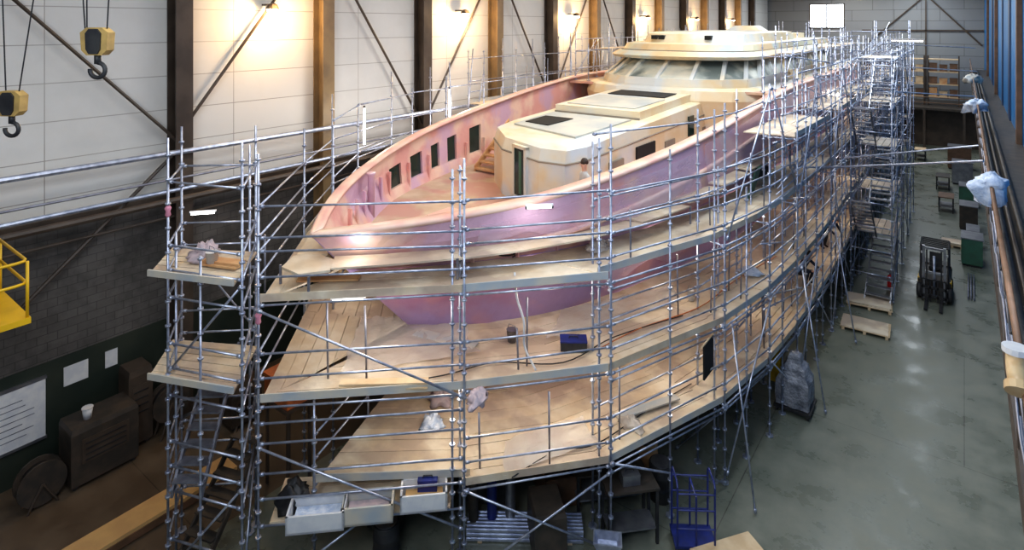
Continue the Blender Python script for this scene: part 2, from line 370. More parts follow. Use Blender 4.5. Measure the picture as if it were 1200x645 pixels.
def outl(hw,nose,n,y1,cx=CX,pw=2.2,ynose=3.0):
    pts=[(cx-hw,y1)]
    for k in range(n+1):
        a=math.pi*k/n; c=-math.cos(a); s=math.sin(a)
        pts.append((cx+hw*math.copysign(abs(c)**(2/pw),c),nose+ynose-ynose*abs(s)**(2/pw)))
    pts.append((cx+hw,y1)); return pts
def R3(p,z): return [(x,y,z) for x,y in p]
MB().loft([R3(outl(4.5,25.0,8,52),7.0),R3(outl(4.5,24.6,8,52),8.3),R3(outl(4.45,24.8,8,52),8.7),R3(outl(4.2,25.0,8,52),8.8)]).build('upper_deck','sup',y_root)
bd=[(CX+s*(hb(Y)-.2),Y) for s,L in((-1,Ys[::-1]),(1,Ys)) for Y in L if 26<=Y<=50]
MB().prism(bd,8.6,8.7).build('side_deck','deck',y_root)
NF=8
wh=MB().loft([R3(outl(3.75,25.0,NF,47),8.75),R3(outl(3.7,25.1,NF,47),9.15)]).build('wheelhouse','sup',y_root)
MB().loft([R3(outl(3.62,25.25,NF,46.9),9.12),R3(outl(3.1,27.0,NF,46.6),9.95)]).build('windscreen','wglass',wh)
A=outl(3.66,25.18,NF,47); B=outl(3.16,26.9,NF,46.8)
for k in range(0,len(A)): MB().tube((A[k][0],A[k][1],9.05),(B[k][0],B[k][1],10.0),.12,4).build('mullion','sup',wh)
for yy in (30.5,33.5,37,40,43):
    for s in (-1,1): MB().tube((CX+s*3.66,yy,9.0),(CX+s*3.16,yy+.5,10.0),.2,4).build('mullion','sup',wh)
NR=12
rf=MB().loft([R3(outl(3.2,26.7,NR,47),9.88),R3(outl(3.62,26.0,NR,47.6),9.96),R3(outl(3.7,25.85,NR,47.8),10.1),R3(outl(3.5,26.2,NR,47.8),10.3)]).build('brow_roof','brow',wh)
st2=MB().loft([R3(outl(3.35,26.7,NR,47.5,pw=2.6),10.28),R3(outl(3.25,27.0,NR,47.3,pw=2.6),10.62),R3(outl(3.1,27.3,NR,47,pw=2.6),10.66)]).build('roof_tier','brow',rf)
MB().loft([R3(outl(3.4,26.62,NR,47.5,pw=2.6),10.3),R3(outl(3.4,26.62,NR,47.5,pw=2.6),10.34)]).build('tier_seam','seam',rf)
MB().loft([R3(outl(2.6,28.0,NR,40,pw=3),10.64),R3(outl(2.5,28.3,NR,39.8,pw=3),11.1),R3(outl(2.3,28.9,NR,39,pw=3),11.18)]).build('sundeck_coaming','sup',rf)
for x,y in ((-12.4,28.32),(-12.0,28.25),(-9.7,28.32)): MB().box((x,y,10.92),(.3,.3,.2)).build('vent_opening','dark',rf)
MB().b2((-12.6,30,11.16),(-9.4,37,11.22)).build('sundeck_panel','suproof',rf)
MB().loft([R3([(-12.2,38),(-9.8,38),(-9.8,40),(-12.2,40)],11.1),R3([(-11.6,38.8),(-10.4,38.8),(-10.4,40),(-11.6,40)],11.5)]).build('mast_base','sup',rf)
MB().b2((-13,41,10.6),(-9,46,11.0)).build('aft_roof_box','sup',rf)
for i,y in enumerate(range(15,56,5)):
    b=MB()
    for k in range(4): b.box((CX,y,.125+.25*k),(.9 if k%2 else .5,.5 if k%2 else .9,.24))
    tag(b.build('keel_block','wood'),'timber keel block stack carrying the yacht keel','block','keel blocks')
def film(label,ya,yb,topf,botf,offs,m='film',ny=60,nz=10,seed=0,amp=.05,xf=None):
    R=[]
    for i in range(ny+1):
        Y=ya+(yb-ya)*i/ny; r=[]
        for k in range(nz+1):
            t=k/nz; z=topf(Y)+(botf(Y)-topf(Y))*t
            nn=noise.noise(Vector((Y*1.9+seed,z*.8,seed)))*amp+noise.noise(Vector((Y*5+seed,z*2.3,3+seed)))*amp*.5
            X=xf(Y) if xf else CX+hz(Y,z)+offs
            r.append((X+abs(nn)+.1*t*t,Y+nn*.5,z+ (nn*1.5 if k==nz else 0)))
        R.append(r)
    return tag(MB().grid(R).build('plastic_film',m,None,True),label,'film')
film('wrinkled translucent pink film hanging on the bulwark side near the bow',10.2,17.4,lambda Y:zs(Y)-.25,lambda Y:6.62+.1*math.sin(Y*3),.05,seed=1)
film('wrinkled translucent film on the hull side abreast of the deckhouse',17.8,27.5,lambda Y:zs(Y)-.15,lambda Y:6.9+.25*math.sin(Y*2),.05,seed=9,amp=.07)
film('translucent lilac film hanging down the hull between the top and middle platforms',12.8,19.0,lambda Y:5.6,lambda Y:4.7+.2*math.sin(Y*2.5),.04,seed=5)
film('translucent film on the hull side far aft near the stair tower',28.0,40.0,lambda Y:zs(Y)-.2,lambda Y:7.0+.3*math.sin(Y),.05,seed=14)
# ---------------------------------------------------------------- scaffolding
def std(b,x,y,z0,z1,ros=True):
    b.tube((x,y,z0),(x,y,z1),.026,7)
    if ros:
        z=z0+.35
        while z<z1-.05:
            b.tube((x,y,z-.02),(x,y,z+.02),.06,6); z+=.5
    b.tube((x,y,z0),(x,y,z0+.03),.11,6)
def standard(root,x,y,z1,z0=0.0): b=MB(); std(b,x,y,z0,z1); return b.build('standard','galv',root,True)
def rail(root,a,b,nm='ledger',r=.024,m='galv'):
    q=MB().tube(a,b,r,6)
    A=Vector(a);B=Vector(b);d=(B-A).normalized()
    for e,s in((A,1),(B,-1)): q.tube(e+d*s*.03,e+d*s*.11,.04,6)
    return q.build(nm,m,root,True)
def planks(b,o0,o1,i1,i0,z,w=.42,gap=.0022):
    wd=max((Vector(o0)-Vector(i0)).length,(Vector(o1)-Vector(i1)).length); n=max(2,round(wd/w))
    L=lambda p,q,t:(p[0]+(q[0]-p[0])*t,p[1]+(q[1]-p[1])*t)
    for k in range(n):
        t0=k/n+gap; t1=(k+1)/n-gap; j=random.uniform(-.008,.008)
        a,bb,c,d=L(o0,i0,t0),L(o1,i1,t0),L(o1,i1,t1),L(o0,i0,t1)
        b.slab((*a,z+j),(*bb,z+j),(*c,z+j),(*d,z+j),.04)
def inner_pt(y,z,sd):
    yc=max(y,ystem(z)+.05); return (CX+sd*(hz(yc,z)+.08),yc)
NO=[(-11.15,6.4),(-8.2,9.2),(-6.1,11.6),(-4.8,15.2)]+[(x,15.2+2.5*(k+1)) for k,x in enumerate([-4.35,-4.15,-4.05]+[-4.0]*14)]
NI=[None,(-8.76,9.69),(-6.8,12.05),(-5.6,15.5)]+[(x-1.0,y) for x,y in NO[4:]]
NI[4]=(-5.25,17.7)
TOP=[9.0,8.9,9.3,9.5,9.9,10.3,10.7]+[11.0]*20
def levels(i):
    return {0:[4,6],1:[2,4,6],2:[2,4,6],3:[2,4,6],4:[2,4,6]}.get(i,[2,4,6,8])
def lerp2(a,b,t): return (a[0]+(b[0]-a[0])*t,a[1]+(b[1]-a[1])*t)
def section(label,i0,i1,first,far=False,sd=1):
    mir=(lambda p:(max(2*CX-p[0],-17.75),p[1])) if far else (lambda p:p)
    ox,oy=mir(NO[i0]); root=thing('scaffold_section',label,'scaffold',(ox,oy,0),group='scaffold sections around the yacht')
    for i in range(i0 if first else i0+1,i1+1):
        o=mir(NO[i]); standard(root,o[0],o[1],TOP[i]+random.uniform(-.2,.3))
        if not far and i in (1,2,3): standard(root,o[0]-.22,o[1]-.12,TOP[i]-random.uniform(.1,.5))
        if NI[i]:
            n=mir(NI[i]); standard(root,n[0],n[1],TOP[i]+random.uniform(-.5,.2))
            for z in levels(i): rail(root,(*o,z-.06),(*n,z-.06),'transom')
    for i in range(i0,i1):
        a,b=mir(NO[i]),mir(NO[i+1])
        zz=[]
        for L in levels(i): zz+=[L-.06,L+.5,L+1]
        if i<5 : zz+=[7.9,7.3]
        else: zz+=[10]
        if far: zz=[z for z in zz if z>3.5]
        for z in zz: rail(root,(*a,z+random.uniform(-.02,.02)),(*b,z+random.uniform(-.04,.04)))
        if not far and i>=2:
            m=lerp2(a,b,.5); standard(root,m[0]-.05,m[1],random.choice([6.9,7.2,8.6,9.6]))
            for L in levels(i): rail(root,(a[0]-.06,a[1],L-.25),(b[0]-.06,b[1],L-.25),'stringer')
        if NI[i]:
            c,d=mir(NI[i]),mir(NI[i+1])
            for L in levels(i): rail(root,(*c,L-.06),(*d,L-.06),'inner_ledger'); 
            if i>1 or far:
                for z in (2.7,4.6,5,7,7.5,9): rail(root,(*c,z),(*d,z+random.uniform(-.05,.05)),'inner_ledger')
            if i>2 and not far: m=lerp2(c,d,.5); standard(root,m[0],m[1],random.choice([7.6,8.9,9.8,10.4]))
        for L in levels(i):
            if far and L<4: continue
            sdd=-1 if far else 1
            p0=inner_pt(a[1],L,sdd); p1=inner_pt(b[1],L,sdd)
            if L==8: p0=(CX+sdd*(hb(a[1])+.25),a[1]); p1=(CX+sdd*(hb(b[1])+.25),b[1])
            q=MB(); s=-.06 if not far else .06
            ao,bo=(a[0]+s,a[1]),(b[0]+s,b[1])
            if L==6 and not far and i>=2: ao=(a[0]-.35,a[1]+.05); bo=(b[0]-.35,b[1]+.05)
            if L==8 and i%3==1 and not far: continue
            planks(q,ao,bo,p1,p0,L+.03); q.build('platform','plank',root)
            MB().wall([ao,bo],L+.0,L+.16,.025).build('toe_board','toe' if (i+L)%3 else 'plank',root)
    return root
s1=section('galvanised tube scaffold section wrapping the near side of the bow',0,3,True)
s2=section('tube scaffold section right behind the grey wrapped trolley',3,8,False)
s3=section('tube scaffold section behind the wooden pallets and forklift',8,13,False)
s4=section('tube scaffold section along the yacht stern at the far end',13,20,False)
f1=section('scaffold section between the bow and the left wall',1,6,True,True)
f2=section('scaffold section on the far side beside the wheelhouse',6,12,False,True)
f3=section('scaffold section on the far side near the stern',12,18,False,True)
rail(f1,(-11.15,6.4,5.94),(-13.8,9.2,5.94)); 
for z in (4,6):
    q=MB(); planks(q,(-11.15,6.45),(-13.75,9.2),inner_pt(9.2,z,-1),inner_pt(6.4,z,-1),z+.03); q.build('platform','plank',f1)
for z in (6.5,7,7.3,7.9,4.5,5): rail(f1,(-11.15,6.4,z),(-13.8,9.2,z))
pts=[8.0,8.8,9.8,11.0,12.4,14,16,18,20,22,24.5]
for sd,rt in ((1,None),(-1,f1)):
    for i,(a,b) in enumerate(zip(pts[:-1],pts[1:])):
        r=rt or (s1 if b<15.5 else s2)
        def ip(Y): return (CX+sd*(hz(Y,6.55)+.06),Y)
        def op(Y):
            k=max(0,1-(Y-8)/5); return (CX+sd*(hz(Y,6.55)+.55),Y-.45*k)
        zz=6.5 if b<15 else 6.5+.05*(b-15)
        q=MB(); planks(q,op(a),op(b),ip(b),ip(a),zz,.27); q.build('walkway_board','plank',r)
        if i%2: MB().tube((*op(b),6.06),(*op(b),zz),.03).build('prop_tube','galvd',r)
q=MB(); q.prism([(CX+.64,7.5),(CX+.3,7.0),(CX-.3,7.0),(CX-.64,7.5),(CX-.3,7.9),(CX+.3,7.9)],6.44,6.49); q.build('walkway_board','plank',s1)
for x,y in ((-11.5,7.1),(-10.5,7.1)): MB().tube((x,y,6.05),(x,y,6.45),.03).build('prop_tube','galvd',s1)
def brace(root,a,b): rail(root,a,b,'brace',.025,'galv')
brace(s1,(-11.1,6.33,5.9),(-8.15,9.13,3.9)); brace(s1,(-11.1,6.33,3.2),(-8.15,9.13,1.2)); brace(s1,(-8.15,9.13,2),(-6.05,11.53,.2))
brace(s1,(-6.05,11.5,2.1),(-4.72,15.1,.1)); brace(s1,(-8.15,9.13,.15),(-6.05,11.53,1.9)); brace(s1,(-11.1,6.33,.2),(-9.6,7.8,1.6)); brace(s1,(-9.85,8.15,3.9),(-11.5,11.9,2.1))
for i in range(3,20):
    r=s2 if i<8 else (s3 if i<13 else s4); a,b=NO[i],NO[i+1]
    if i%2: brace(r,(a[0]+.05,a[1],.2),(b[0]+.05,b[1],3.9)); brace(r,(a[0]+.05,a[1],6.1),(b[0]+.05,b[1],9.8))
    else: brace(r,(a[0]+.05,a[1],2.1),(b[0]+.05,b[1],.1)); brace(r,(a[0]+.05,a[1],9.8),(b[0]+.05,b[1],6.1))
    if i>6: brace(r,(a[0]+.07,a[1],5.9),(b[0]+.07,b[1],2.1))
for i in range(3,9):
    r=s2 if i<8 else s3
    a=NO[i]; rail(r,(a[0]+.05,a[1]+.1,1.9),(a[0]-1.4,a[1]+.3,.1),'raker',.025)
    rail(r,(a[0]+.05,a[1]+.4,3.9),(a[0]+.9,a[1]-.6,.05),'raker',.025) if i in(3,5,7) else None
q=MB(); planks(q,(-11.0,6.55),(-8.4,9.0),(-9.1,9.8),(-11.8,7.4),1.63,.3); q.build('platform','plank',s1)
q=MB(); planks(q,(-10.75,7.5),(-8.3,9.6),inner_pt(11.6,2,1),(-12.4,11.6),2.03); q.build('platform','plank',s1)
MB().wall([(-10.8,7.4),(-8.3,9.5)],2.0,2.16,.025).build('toe_board','toe',s1)
for x,y in ((-10.75,7.4),(-11.6,9.5),(-12.35,11.5)): standard(s1,x,y,3.9)
rail(s1,(-10.75,7.4,1.95),(-12.35,11.5,1.95)); rail(s1,(-10.75,7.4,3),(-12.35,11.5,3)); rail(s1,(-10.75,7.4,2.5),(-12.35,11.5,2.5))
for z in (.5,1.57,2.1,2.6,3.2,3.6): rail(s1,(-11.15,6.4,z),(-8.2,9.2,z))
for k in range(80):
    i=random.randint(4,18); r=s2 if i<8 else (s3 if i<13 else s4)
    a=NO[i]; b=NO[i+1]; z=random.uniform(3.5,10.6)
    MB().tube((a[0]+random.uniform(-1,0),a[1]-.3,z),(b[0]+random.uniform(-.3,.1),b[1]+.4,z+random.uniform(-1.2,1.2)),.024).build('cross_tube','galv',r,True)
for k in range(70):
    i=random.randint(0,18); r=s1 if i<3 else (s2 if i<8 else(s3 if i<13 else s4))
    a=NO[i]; b=NO[i+1]; t=random.uniform(.1,.9); x=a[0]+(b[0]-a[0])*t-random.uniform(.3,1.0); y=a[1]+(b[1]-a[1])*t; z=random.choice([2,4,6])
    if z==2 and i>8 or (z==2 and i==0): continue
    MB().tube((x,y,z),(x+random.uniform(-.05,.05),y,z+random.uniform(.9,1.9)),.022).build('prop_tube','galvd',r,True)
for k in range(24):
    i=random.randint(4,10); r=f1 if i<6 else f2; y=NO[i][1]+random.uniform(0,2.4); x=random.uniform(-17.6,-16.7)
    MB().tube((x,y,6.05),(x+random.uniform(-.4,.4),y+random.uniform(-.6,.6),random.uniform(8.5,10.8)),.024).build('prop_tube','galv',r,True)
for sd,lab in ((1,'tube frame standing on the near side deck beside the wheelhouse'),(-1,'tube frame standing on the far side deck beside the wheelhouse')):
    r=thing('deck_scaffold',lab,'scaffold',(CX+sd*4.95,26,8.7))
    ys=[26.5+2.2*k for k in range(11)]
    for k,y in enumerate(ys):
        for xo in (4.95,4.2): standard(r,CX+sd*xo,y,11.0+random.uniform(-.6,.7),8.72)
        rail(r,(CX+sd*4.95,y,10.2),(CX+sd*4.2,y,10.2),'transom')
    for a,b in zip(ys[:-1],ys[1:]):
        for z in (9.3,10.2,10.8): rail(r,(CX+sd*4.95,a,z),(CX+sd*4.95,b,z))
        if random.random()<.6:
            q=MB(); planks(q,(CX+sd*4.95,a),(CX+sd*4.95,b),(CX+sd*4.25,b),(CX+sd*4.25,a),10.28,.3); q.build('platform','plank',r)
        if random.random()<.5: brace(r,(CX+sd*5,a,8.9),(CX+sd*5,b,10.7))
# ---- bow tower
TP=[(-13.0,5.5),(-11.3,6.15),(-13.0,7.4),(-14.2,6.3)]
tw=thing('scaffold_tower','tall scaffold stair tower standing ahead of the bow with two plank landings','scaffold',(-12.9,6.3,0))
for x,y in TP: standard(tw,x,y,9.2)
standard(tw,-12.15,5.75,6.9); standard(tw,-12.9,7.2,8.8); standard(tw,-13.1,5.7,7.2)
for z in (1,2,2.5,3,3.94,4.5,5,5.94,6.5,7,8.3):
    for a,b in ((0,1),(1,2),(2,3),(3,0)):
        if (z in(1,2.5) and a in(1,)): continue
        rail(tw,(*TP[a],z),(*TP[b],z))
for z,e in ((6.45,.0),(4.35,0)):
    q=MB(); planks(q,(-13.2,5.2),(-11.35,6.0),(-12.6,7.2),(-14.4,6.2),z,.3,.01); q.build('landing','plank',tw)
    MB().wall([(-13.2,5.2),(-11.35,6.0)],z-.03,z+.1,.04).build('toe_board','toe',tw)
for (a,b) in (((-13,5.5,4.4),(-11.3,6.15,6.4)),((-13,5.5,.3),(-11.3,6.15,2.4)),((-14.2,6.3,6.6),(-13,7.4,4.5)),((-13,7.4,2),(-11.3,6.15,.2))): rail(tw,a,b,'brace')
def flight(root,a,b,w,n,mat='galvd'):
    A=Vector(a);B=Vector(b);d=(B-A); h=Vector((d.x,d.y,0)).normalized(); s=Vector((-h.y,h.x,0)); fl=None
    for e in (-1,1):
        q=MB().slab(A+s*(e*w/2-.025),B+s*(e*w/2-.025),B+s*(e*w/2+.025),A+s*(e*w/2+.025),.16)
        fl=q.build('stair_stringer',mat,root)
    for k in range(n):
        c=A+d*((k+.6)/n); MB().box(c,(.24,w,.035),rz=math.atan2(h.y,h.x)).build('stair_tread',mat,fl)
flight(tw,(-12.4,5.2,0),(-13.1,7.3,2.2),.7,9,'darkm'); flight(tw,(-12.4,5.6,2.2),(-13.4,6.9,4.3),.6,9,'galvd')
# ---- aft stair tower
at2=thing('stair_tower','broad scaffold stair tower with inclined flights coming down behind the wooden pallets','scaffold',(-3.2,31,0))
for x in (-3.9,-2.4):
    for y in (29.3,31.8,34.3): standard(at2,x,y,10.5)
for y in (36.8,39.3,41.8,44.3): standard(at2,-2.5,y,10.6); 
for z in (1,2,3,4,5,6,7,8,9,10):
    for y in (29.3,31.8,34.3): rail(at2,(-3.9,y,z),(-2.4,y,z))
    rail(at2,(-2.4,29.3,z),(-2.4,31.8,z)); rail(at2,(-2.4,31.8,z),(-2.4,34.3,z)); rail(at2,(-3.9,29.3,z),(-3.9,34.3,z))
    if z%2==0:
        rail(at2,(-2.5,34.3,z),(-2.5,44.3,z),'long_ledger')
        for y in (36.8,39.3,41.8,44.3): rail(at2,(-2.5,y,z),(-3.95,y,z),'transom')
for k,z in enumerate((0,2,4,6,8)):
    a,b=((-2.85,28.2 if z==0 else 29.4,z),(-2.85,31.6,z+2)) if k%2==0 else ((-3.55,31.6,z),(-3.55,29.4,z+2))
    flight(at2,a,b,.75 if k else .9,9,'steel')
    q=MB(); planks(q,(-2.45,31.8),(-2.45,34.2),(-3.85,34.2),(-3.85,31.8),z+2.03,.3,.01); q.build('landing','plank',at2)
    brace(at2,(-2.35,29.3,z+.1),(-2.35,31.8,z+1.9)); brace(at2,(-2.45,36.8,z+1.9),(-2.45,39.3,z+.1)); brace(at2,(-2.45,39.3,z+.1),(-2.45,41.8,z+1.9))
st_=thing('scaffold_tower','far scaffold tower closing off the stern end of the yacht','scaffold',(-8,58.6,0))
for x in (-16,-13.5,-11,-8.5,-6,-3.6):
    for y in (58.2,59.6): standard(st_,x,y,11.9)
for z in (2,4,6,7,8,9,10,11):
    for y in (58.2,59.6): rail(st_,(-16,y,z),(-3.6,y,z))
for z in (2,4,6,8): q=MB(); planks(q,(-16,58.25),(-3.6,58.25),(-3.6,59.5),(-16,59.5),z+.03); q.build('platform','plank',st_)
for a,b,l in (((-4.0,23.3,6.5),(.4,20.2,7.9),'long galvanised tube bridging from scaffold to gallery, nearest'),((-3.9,27.6,6.1),(.4,26.2,7.35),'second long tube bridging from scaffold to gallery'),((-3.9,30,8.7),(.4,33,8.4),'third bridging tube high above the forklift aisle'),((-3.9,43,10.4),(.5,44,10.2),'far bridging tube nearest the storage mezzanine'),((-3.9,37,9.4),(.5,38,9.2),'fourth bridging tube high above the aisle')):
    tag(MB().tube(a,b,.03,8).build('bridging_tube','galv'),l,'tube','bridging tubes')
# ---------------------------------------------------------------- gallery right
g=thing('gallery','long elevated steel gallery with guard rail along the blue right wall','gallery',(1,30,7.4))
MB().b2((.45,1,7.28),(RX,70,7.4)).build('walkway','darkm',g)
MB().b2((.40,1,7.2),(.46,70,7.5)).build('edge_beam','cold',g)
for z,m,r in ((8.4,'brownw',.035),(8.1,'galvd',.022),(7.8,'galvd',.022)): MB().tube((.42,1,z),(.42,70,z),r,8).build('guard_rail',m,g,True)
for k in range(30): MB().tube((.42,3+k*2.2,7.4),(.42,3+k*2.2,8.4),.025,6).build('rail_post','cold',g)
for k in range(12): MB().tube((.5,4+k*6,7.3),(RX-.02,4+k*6,6.2),.05,4).build('support_bracket','cold',g)
for x,z,r,m in ((.62,7.46,.05,'black'),(.75,7.45,.04,'cold'),(.9,7.48,.06,'darkm')): MB().tube((x,2,z),(x,68,z),r,8).build('service_pipe',m,g,True)
for k,y in enumerate((12,27.2,46,62)): 
    tag(MB().b2((RX-.16,y-.25,0),(RX-.01,y+.25,ZC)).build('wall_post','brownw'),'brown vertical steel post on the blue right wall, %s from camera'%ORD[k],'post','right wall posts')
for k,(y,wd_) in enumerate(((24.2,1.6),(34,1.2),(40,.8),(54,2.5))):
    tag(MB().b2((RX-.05,y-wd_/2,7.4),(RX-.005,y+wd_/2,ZC-.02)).build('wall_panel','navyp'),'dark navy vertical strip panel on the blue right wall, %s from camera'%ORD[k],'panel','right wall dark panels')
# ---------------------------------------------------------------- back mezzanine
mz=thing('storage_mezzanine','storage mezzanine at the far end of the hall','mezzanine',(-3,72,0))
MB().b2((-9,68,3.6),(RX,76,3.8)).build('platform','darkm',mz)
for x in (-9,-6,-3,0): MB().b2((x-.1,68,0),(x+.1,68.2,3.6)).build('post','cold',mz)
MB().b2((-9,70,0),(RX,70.1,3.6)).build('back_panel','cold',mz)
for z in (4.3,4.8): MB().tube((-9,68.05,z),(RX,68.05,z),.04).build('guard_rail','brownw',mz)
for i in range(3):
    x=-7+i*2.7; r=thing('shelf_rack','brown shelf rack on the far mezzanine, %s from left'%ORD[i],'shelf',(x,70.8,3.8),group='mezzanine racks')
    for xx in (x-1.2,x+1.2):
        for yy in (70.3,71.4): MB().b2((xx-.05,yy-.05,3.8),(xx+.05,yy+.05,8.6)).build('upright','cold',r)
    for z in (4.6,5.8,7.0,8.2): MB().b2((x-1.2,70.3,z),(x+1.2,71.4,z+.1)).build('shelf','wood',r)
    for z in (4.7,5.9,7.1):
        for k in range(3):
            h=random.uniform(.4,.8); tag(MB().box((x-.8+k*.8,70.8,z+.005+h/2),(.6,.8,h)).box((x-.8+k*.8,70.8,z+h),(.64,.84,.05)).build('storage_box',random.choice(['wood','brownw','brownw','darkm','rust'])),'storage box standing on a mezzanine rack shelf','box','rack boxes')
o=thing('strip_light','strip light glowing above the storage mezzanine','light',(-3.5,55,10.4))
MB().b2((-4.6,54.9,10.35),(-2.4,55.1,10.5)).build('housing','white',o); MB().b2((-4.5,54.93,10.28),(-2.5,55.07,10.35)).build('tube','lit',o)
for x in (-4.4,-2.6): MB().tube((x,55,10.5),(x,55,ZC-.01),.01).build('hanger','cold',o)
for i,(a,b) in enumerate((((-8.5,75.9,9.5),(-3.4,75.9,14.5)),((-3.0,75.9,14.5),(1.4,75.9,9.5)),((-9,75.9,11),(1.5,75.9,11)),((-3.2,75.9,4),(-3.2,75.9,15.5)))):
    tag(MB().tube(a,b,.1,4).build('end_truss_member','cold'),['rising diagonal truss bar on the far end wall','falling diagonal truss bar on the far end wall','horizontal bar across the far end wall','vertical bar in the middle of the far end wall'][i],'truss')
# ---------------------------------------------------------------- crane hooks
def hook(label,loc,sc,cab):
    o=thing('crane_hook',label,'hook',loc); x,y,z=loc
    b=MB(); prof=[(-.2,-.14),(-.22,.14),(-.12,.22),(.12,.22),(.22,.14),(.2,-.14),(.12,-.22),(-.12,-.22)]
    b.loft([[(x+p*sc*cs+.09*sn,y+p*sc*sn-.09*cs,z+q*sc) for p,q in prof],[(x+p*sc*cs-.09*sn,y+p*sc*sn+.09*cs,z+q*sc) for p,q in prof]])
    bo=b.build('hook_block','hooky',o)
    b=MB(); b.loft([[(x+p*.55*sc*cs+.12*sn,y+p*.55*sc*sn-.12*cs,z+q*.9*sc) for p,q in prof],[(x+p*.55*sc*cs+.08*sn,y+p*.55*sc*sn-.08*cs,z+q*.9*sc) for p,q in prof]]); b.build('black_plate','black',bo)
    MB().tube((x,y,z-.2*sc),(x,y,z-.36*sc),.05*sc,8).build('shank','black',o,True)
    hp=[]
    for k in range(15):
        a=math.radians(90-k*20); hp.append((x+cs*(.12*sc*math.cos(a)),y+sn*(.12*sc*math.cos(a)),z-.46*sc+.12*sc*math.sin(a)))
    MB().path(hp,.035*sc,8).build('hook','black',o,True)
    for e in cab: MB().tube((x+e[0]*cs,y+e[0]*sn,z+.2*sc),(x+e[1]*cs,y+e[1]*sn,ZC-.01),.012,6).build('wire_rope','rope',o)
hook('yellow crane hook block hanging nearer the first dark column',(-11.0,3.6,11.25),1.0,((-.2,-.5),(-.17,-.2),(.15,.4)))
hook('lower yellow crane hook block at the far left edge',(-12.72,2.92,10.2),.95,((.12,1.0),(-.1,-.3)))
o=thing('yellow_platform','yellow painted access platform with guard rails at the left edge','platform',(-16.5,3,5.7))
MB().b2((WX+.05,1.8,5.5),(-15.0,3.75,5.62)).build('platform_floor','yellow',o)
MB().tube((-15.3,2,5.5),(WX+.02,2,3.9),.06,4).build('support_strut','cold',o); MB().tube((-15.3,3.6,5.5),(WX+.02,3.6,3.9),.06,4).build('support_strut','cold',o)
for x,y in ((-15.05,1.9),(-15.05,3.7),(-17.0,3.7)):
    MB().tube((x,y,5.5),(x,y,6.75),.03,8).build('post','yellow',o,True)
for z in (6.3,6.75):
    MB().path([(WX+.05,3.7,z),(-15.2,3.7,z),(-15.08,3.65,z),(-15.05,3.5,z),(-15.05,1.9,z)],.03,8).build('guard_rail','yellow',o,True)
# ---------------------------------------------------------------- left floor things
def crate(name,label,c,d,m,rz=0,group=None,t=.04):
    x,y,z=c; w,l,h=d; o=thing(name,label,'crate',(x,y,z),rz,group)
    MB().box((0,0,t/2),(w,l,t)).build('bottom',m,o,world=False)
    for s in (-1,1):
        MB().box((s*(w/2-t/2),0,h/2),(t,l,h)).build('side',m,o,world=False); MB().box((0,s*(l/2-t/2),h/2),(w,t,h)).build('side',m,o,world=False)
    return o
def machine(label,c,d,rz=0,m='darkm'):
    x,y,z=c;w,l,h=d; o=thing('workshop_machine',label,'machine',(x,y,z),rz)
    b=MB(); b.loft([[(-w/2,-l/2,.1),(w/2,-l/2,.1),(w/2,l/2,.1),(-w/2,l/2,.1)],[(-w/2,-l/2,h*.92),(w/2,-l/2,h*.92),(w/2,l/2,h*.92),(-w/2,l/2,h*.92)],[(-w/2+.03,-l/2+.03,h),(w/2-.03,-l/2+.03,h),(w/2-.03,l/2-.03,h),(-w/2+.03,l/2-.03,h)]]).build('housing',m,o,world=False)
    MB().box((w/2,0,h*.6),(.03,l*.7,h*.4)).build('front_panel','cold',o,world=False)
    for k in range(4): MB().box((w/2+.02,0,h*.45+k*h*.09),(.02,l*.6,.03)).build('vent_slat','black',o,world=False)
    for sx in(-1,1):
        for sy in(-1,1): MB().lathe((sx*(w/2-.1),sy*(l/2-.1),.07),[(.07,-.03),(.07,.03)],10,'X').build('wheel','black',o,world=False)
    return o
def reel(label,c,r,zb=0):
    x,y,z=c; o=thing('hose_reel',label,'reel',(x,y,zb))
    for s in (-.16,.16): MB().lathe((x+s,y,z),[(r,-.02),(r,.02)],20,'X').build('flange','darkm',o)
    MB().lathe((x,y,z),[(r*.75,-.14),(r*.8,0),(r*.75,.14)],20,'X').build('coiled_hose','rope',o,True)
    for s in (-.2,.2):
        for e in (-.6,.6): MB().tube((x+s,y+e*r,zb),(x+s,y,z),.03).build('stand_leg','cold',o)
machine('dark machine cabinet against the green wall band beside the hose reel',(-17.9,5.9,0),(.9,1.5,1.5))
reel('black hose reel left of the dark machine cabinet',(-17.7,4.6,.56),.5)
reel('black hose reel right of the dark machine cabinet',(-17.9,7.6,.9),.5)
machine('grey extraction unit behind the dark machine, under the block wall',(-18.3,6.9,0),(.7,.6,2.1),0,'cold')
machine('low dark welding set near the right hose reel',(-16.8,9.1,0),(.7,.9,1.0))
o=thing('bucket','small white bucket standing on the dark machine cabinet','bucket',(-17.8,5.6,1.5)); MB().lathe((-17.8,5.6,1.5),[(.09,0),(.12,.26)],12).build('pail','white',o,True); MB().lathe((-17.8,5.6,1.76),[(.13,0),(.13,.02)],12).build('lid','white',o)
o=tag(MB().b2((WX+.03,3.75,.95),(WX+.09,5.0,2.45)).build('whiteboard','white'),'large white notice board on the green lower wall','board')
for z in (2.465,.935): MB().b2((WX+.03,3.72,z-.035),(WX+.1,5.03,z+.035)).build('board_frame','steel',o)
lines=MB()
for k in range(7): lines.b2((WX+.09,3.95,1.2+k*.15),(WX+.095,3.95+.5+.35*random.random(),1.22+k*.15))
lines.build('handwriting','greyp',o)
tag(MB().b2((WX+.03,5.4,2.0),(WX+.05,5.95,2.5)).build('notice_sheet','white'),'white notice sheet right of the notice board','notice')
tag(MB().b2((WX+.03,6.35,2.05),(WX+.05,6.65,2.5)).build('notice_sheet','white'),'smaller notice sheet furthest right on the wall','notice')
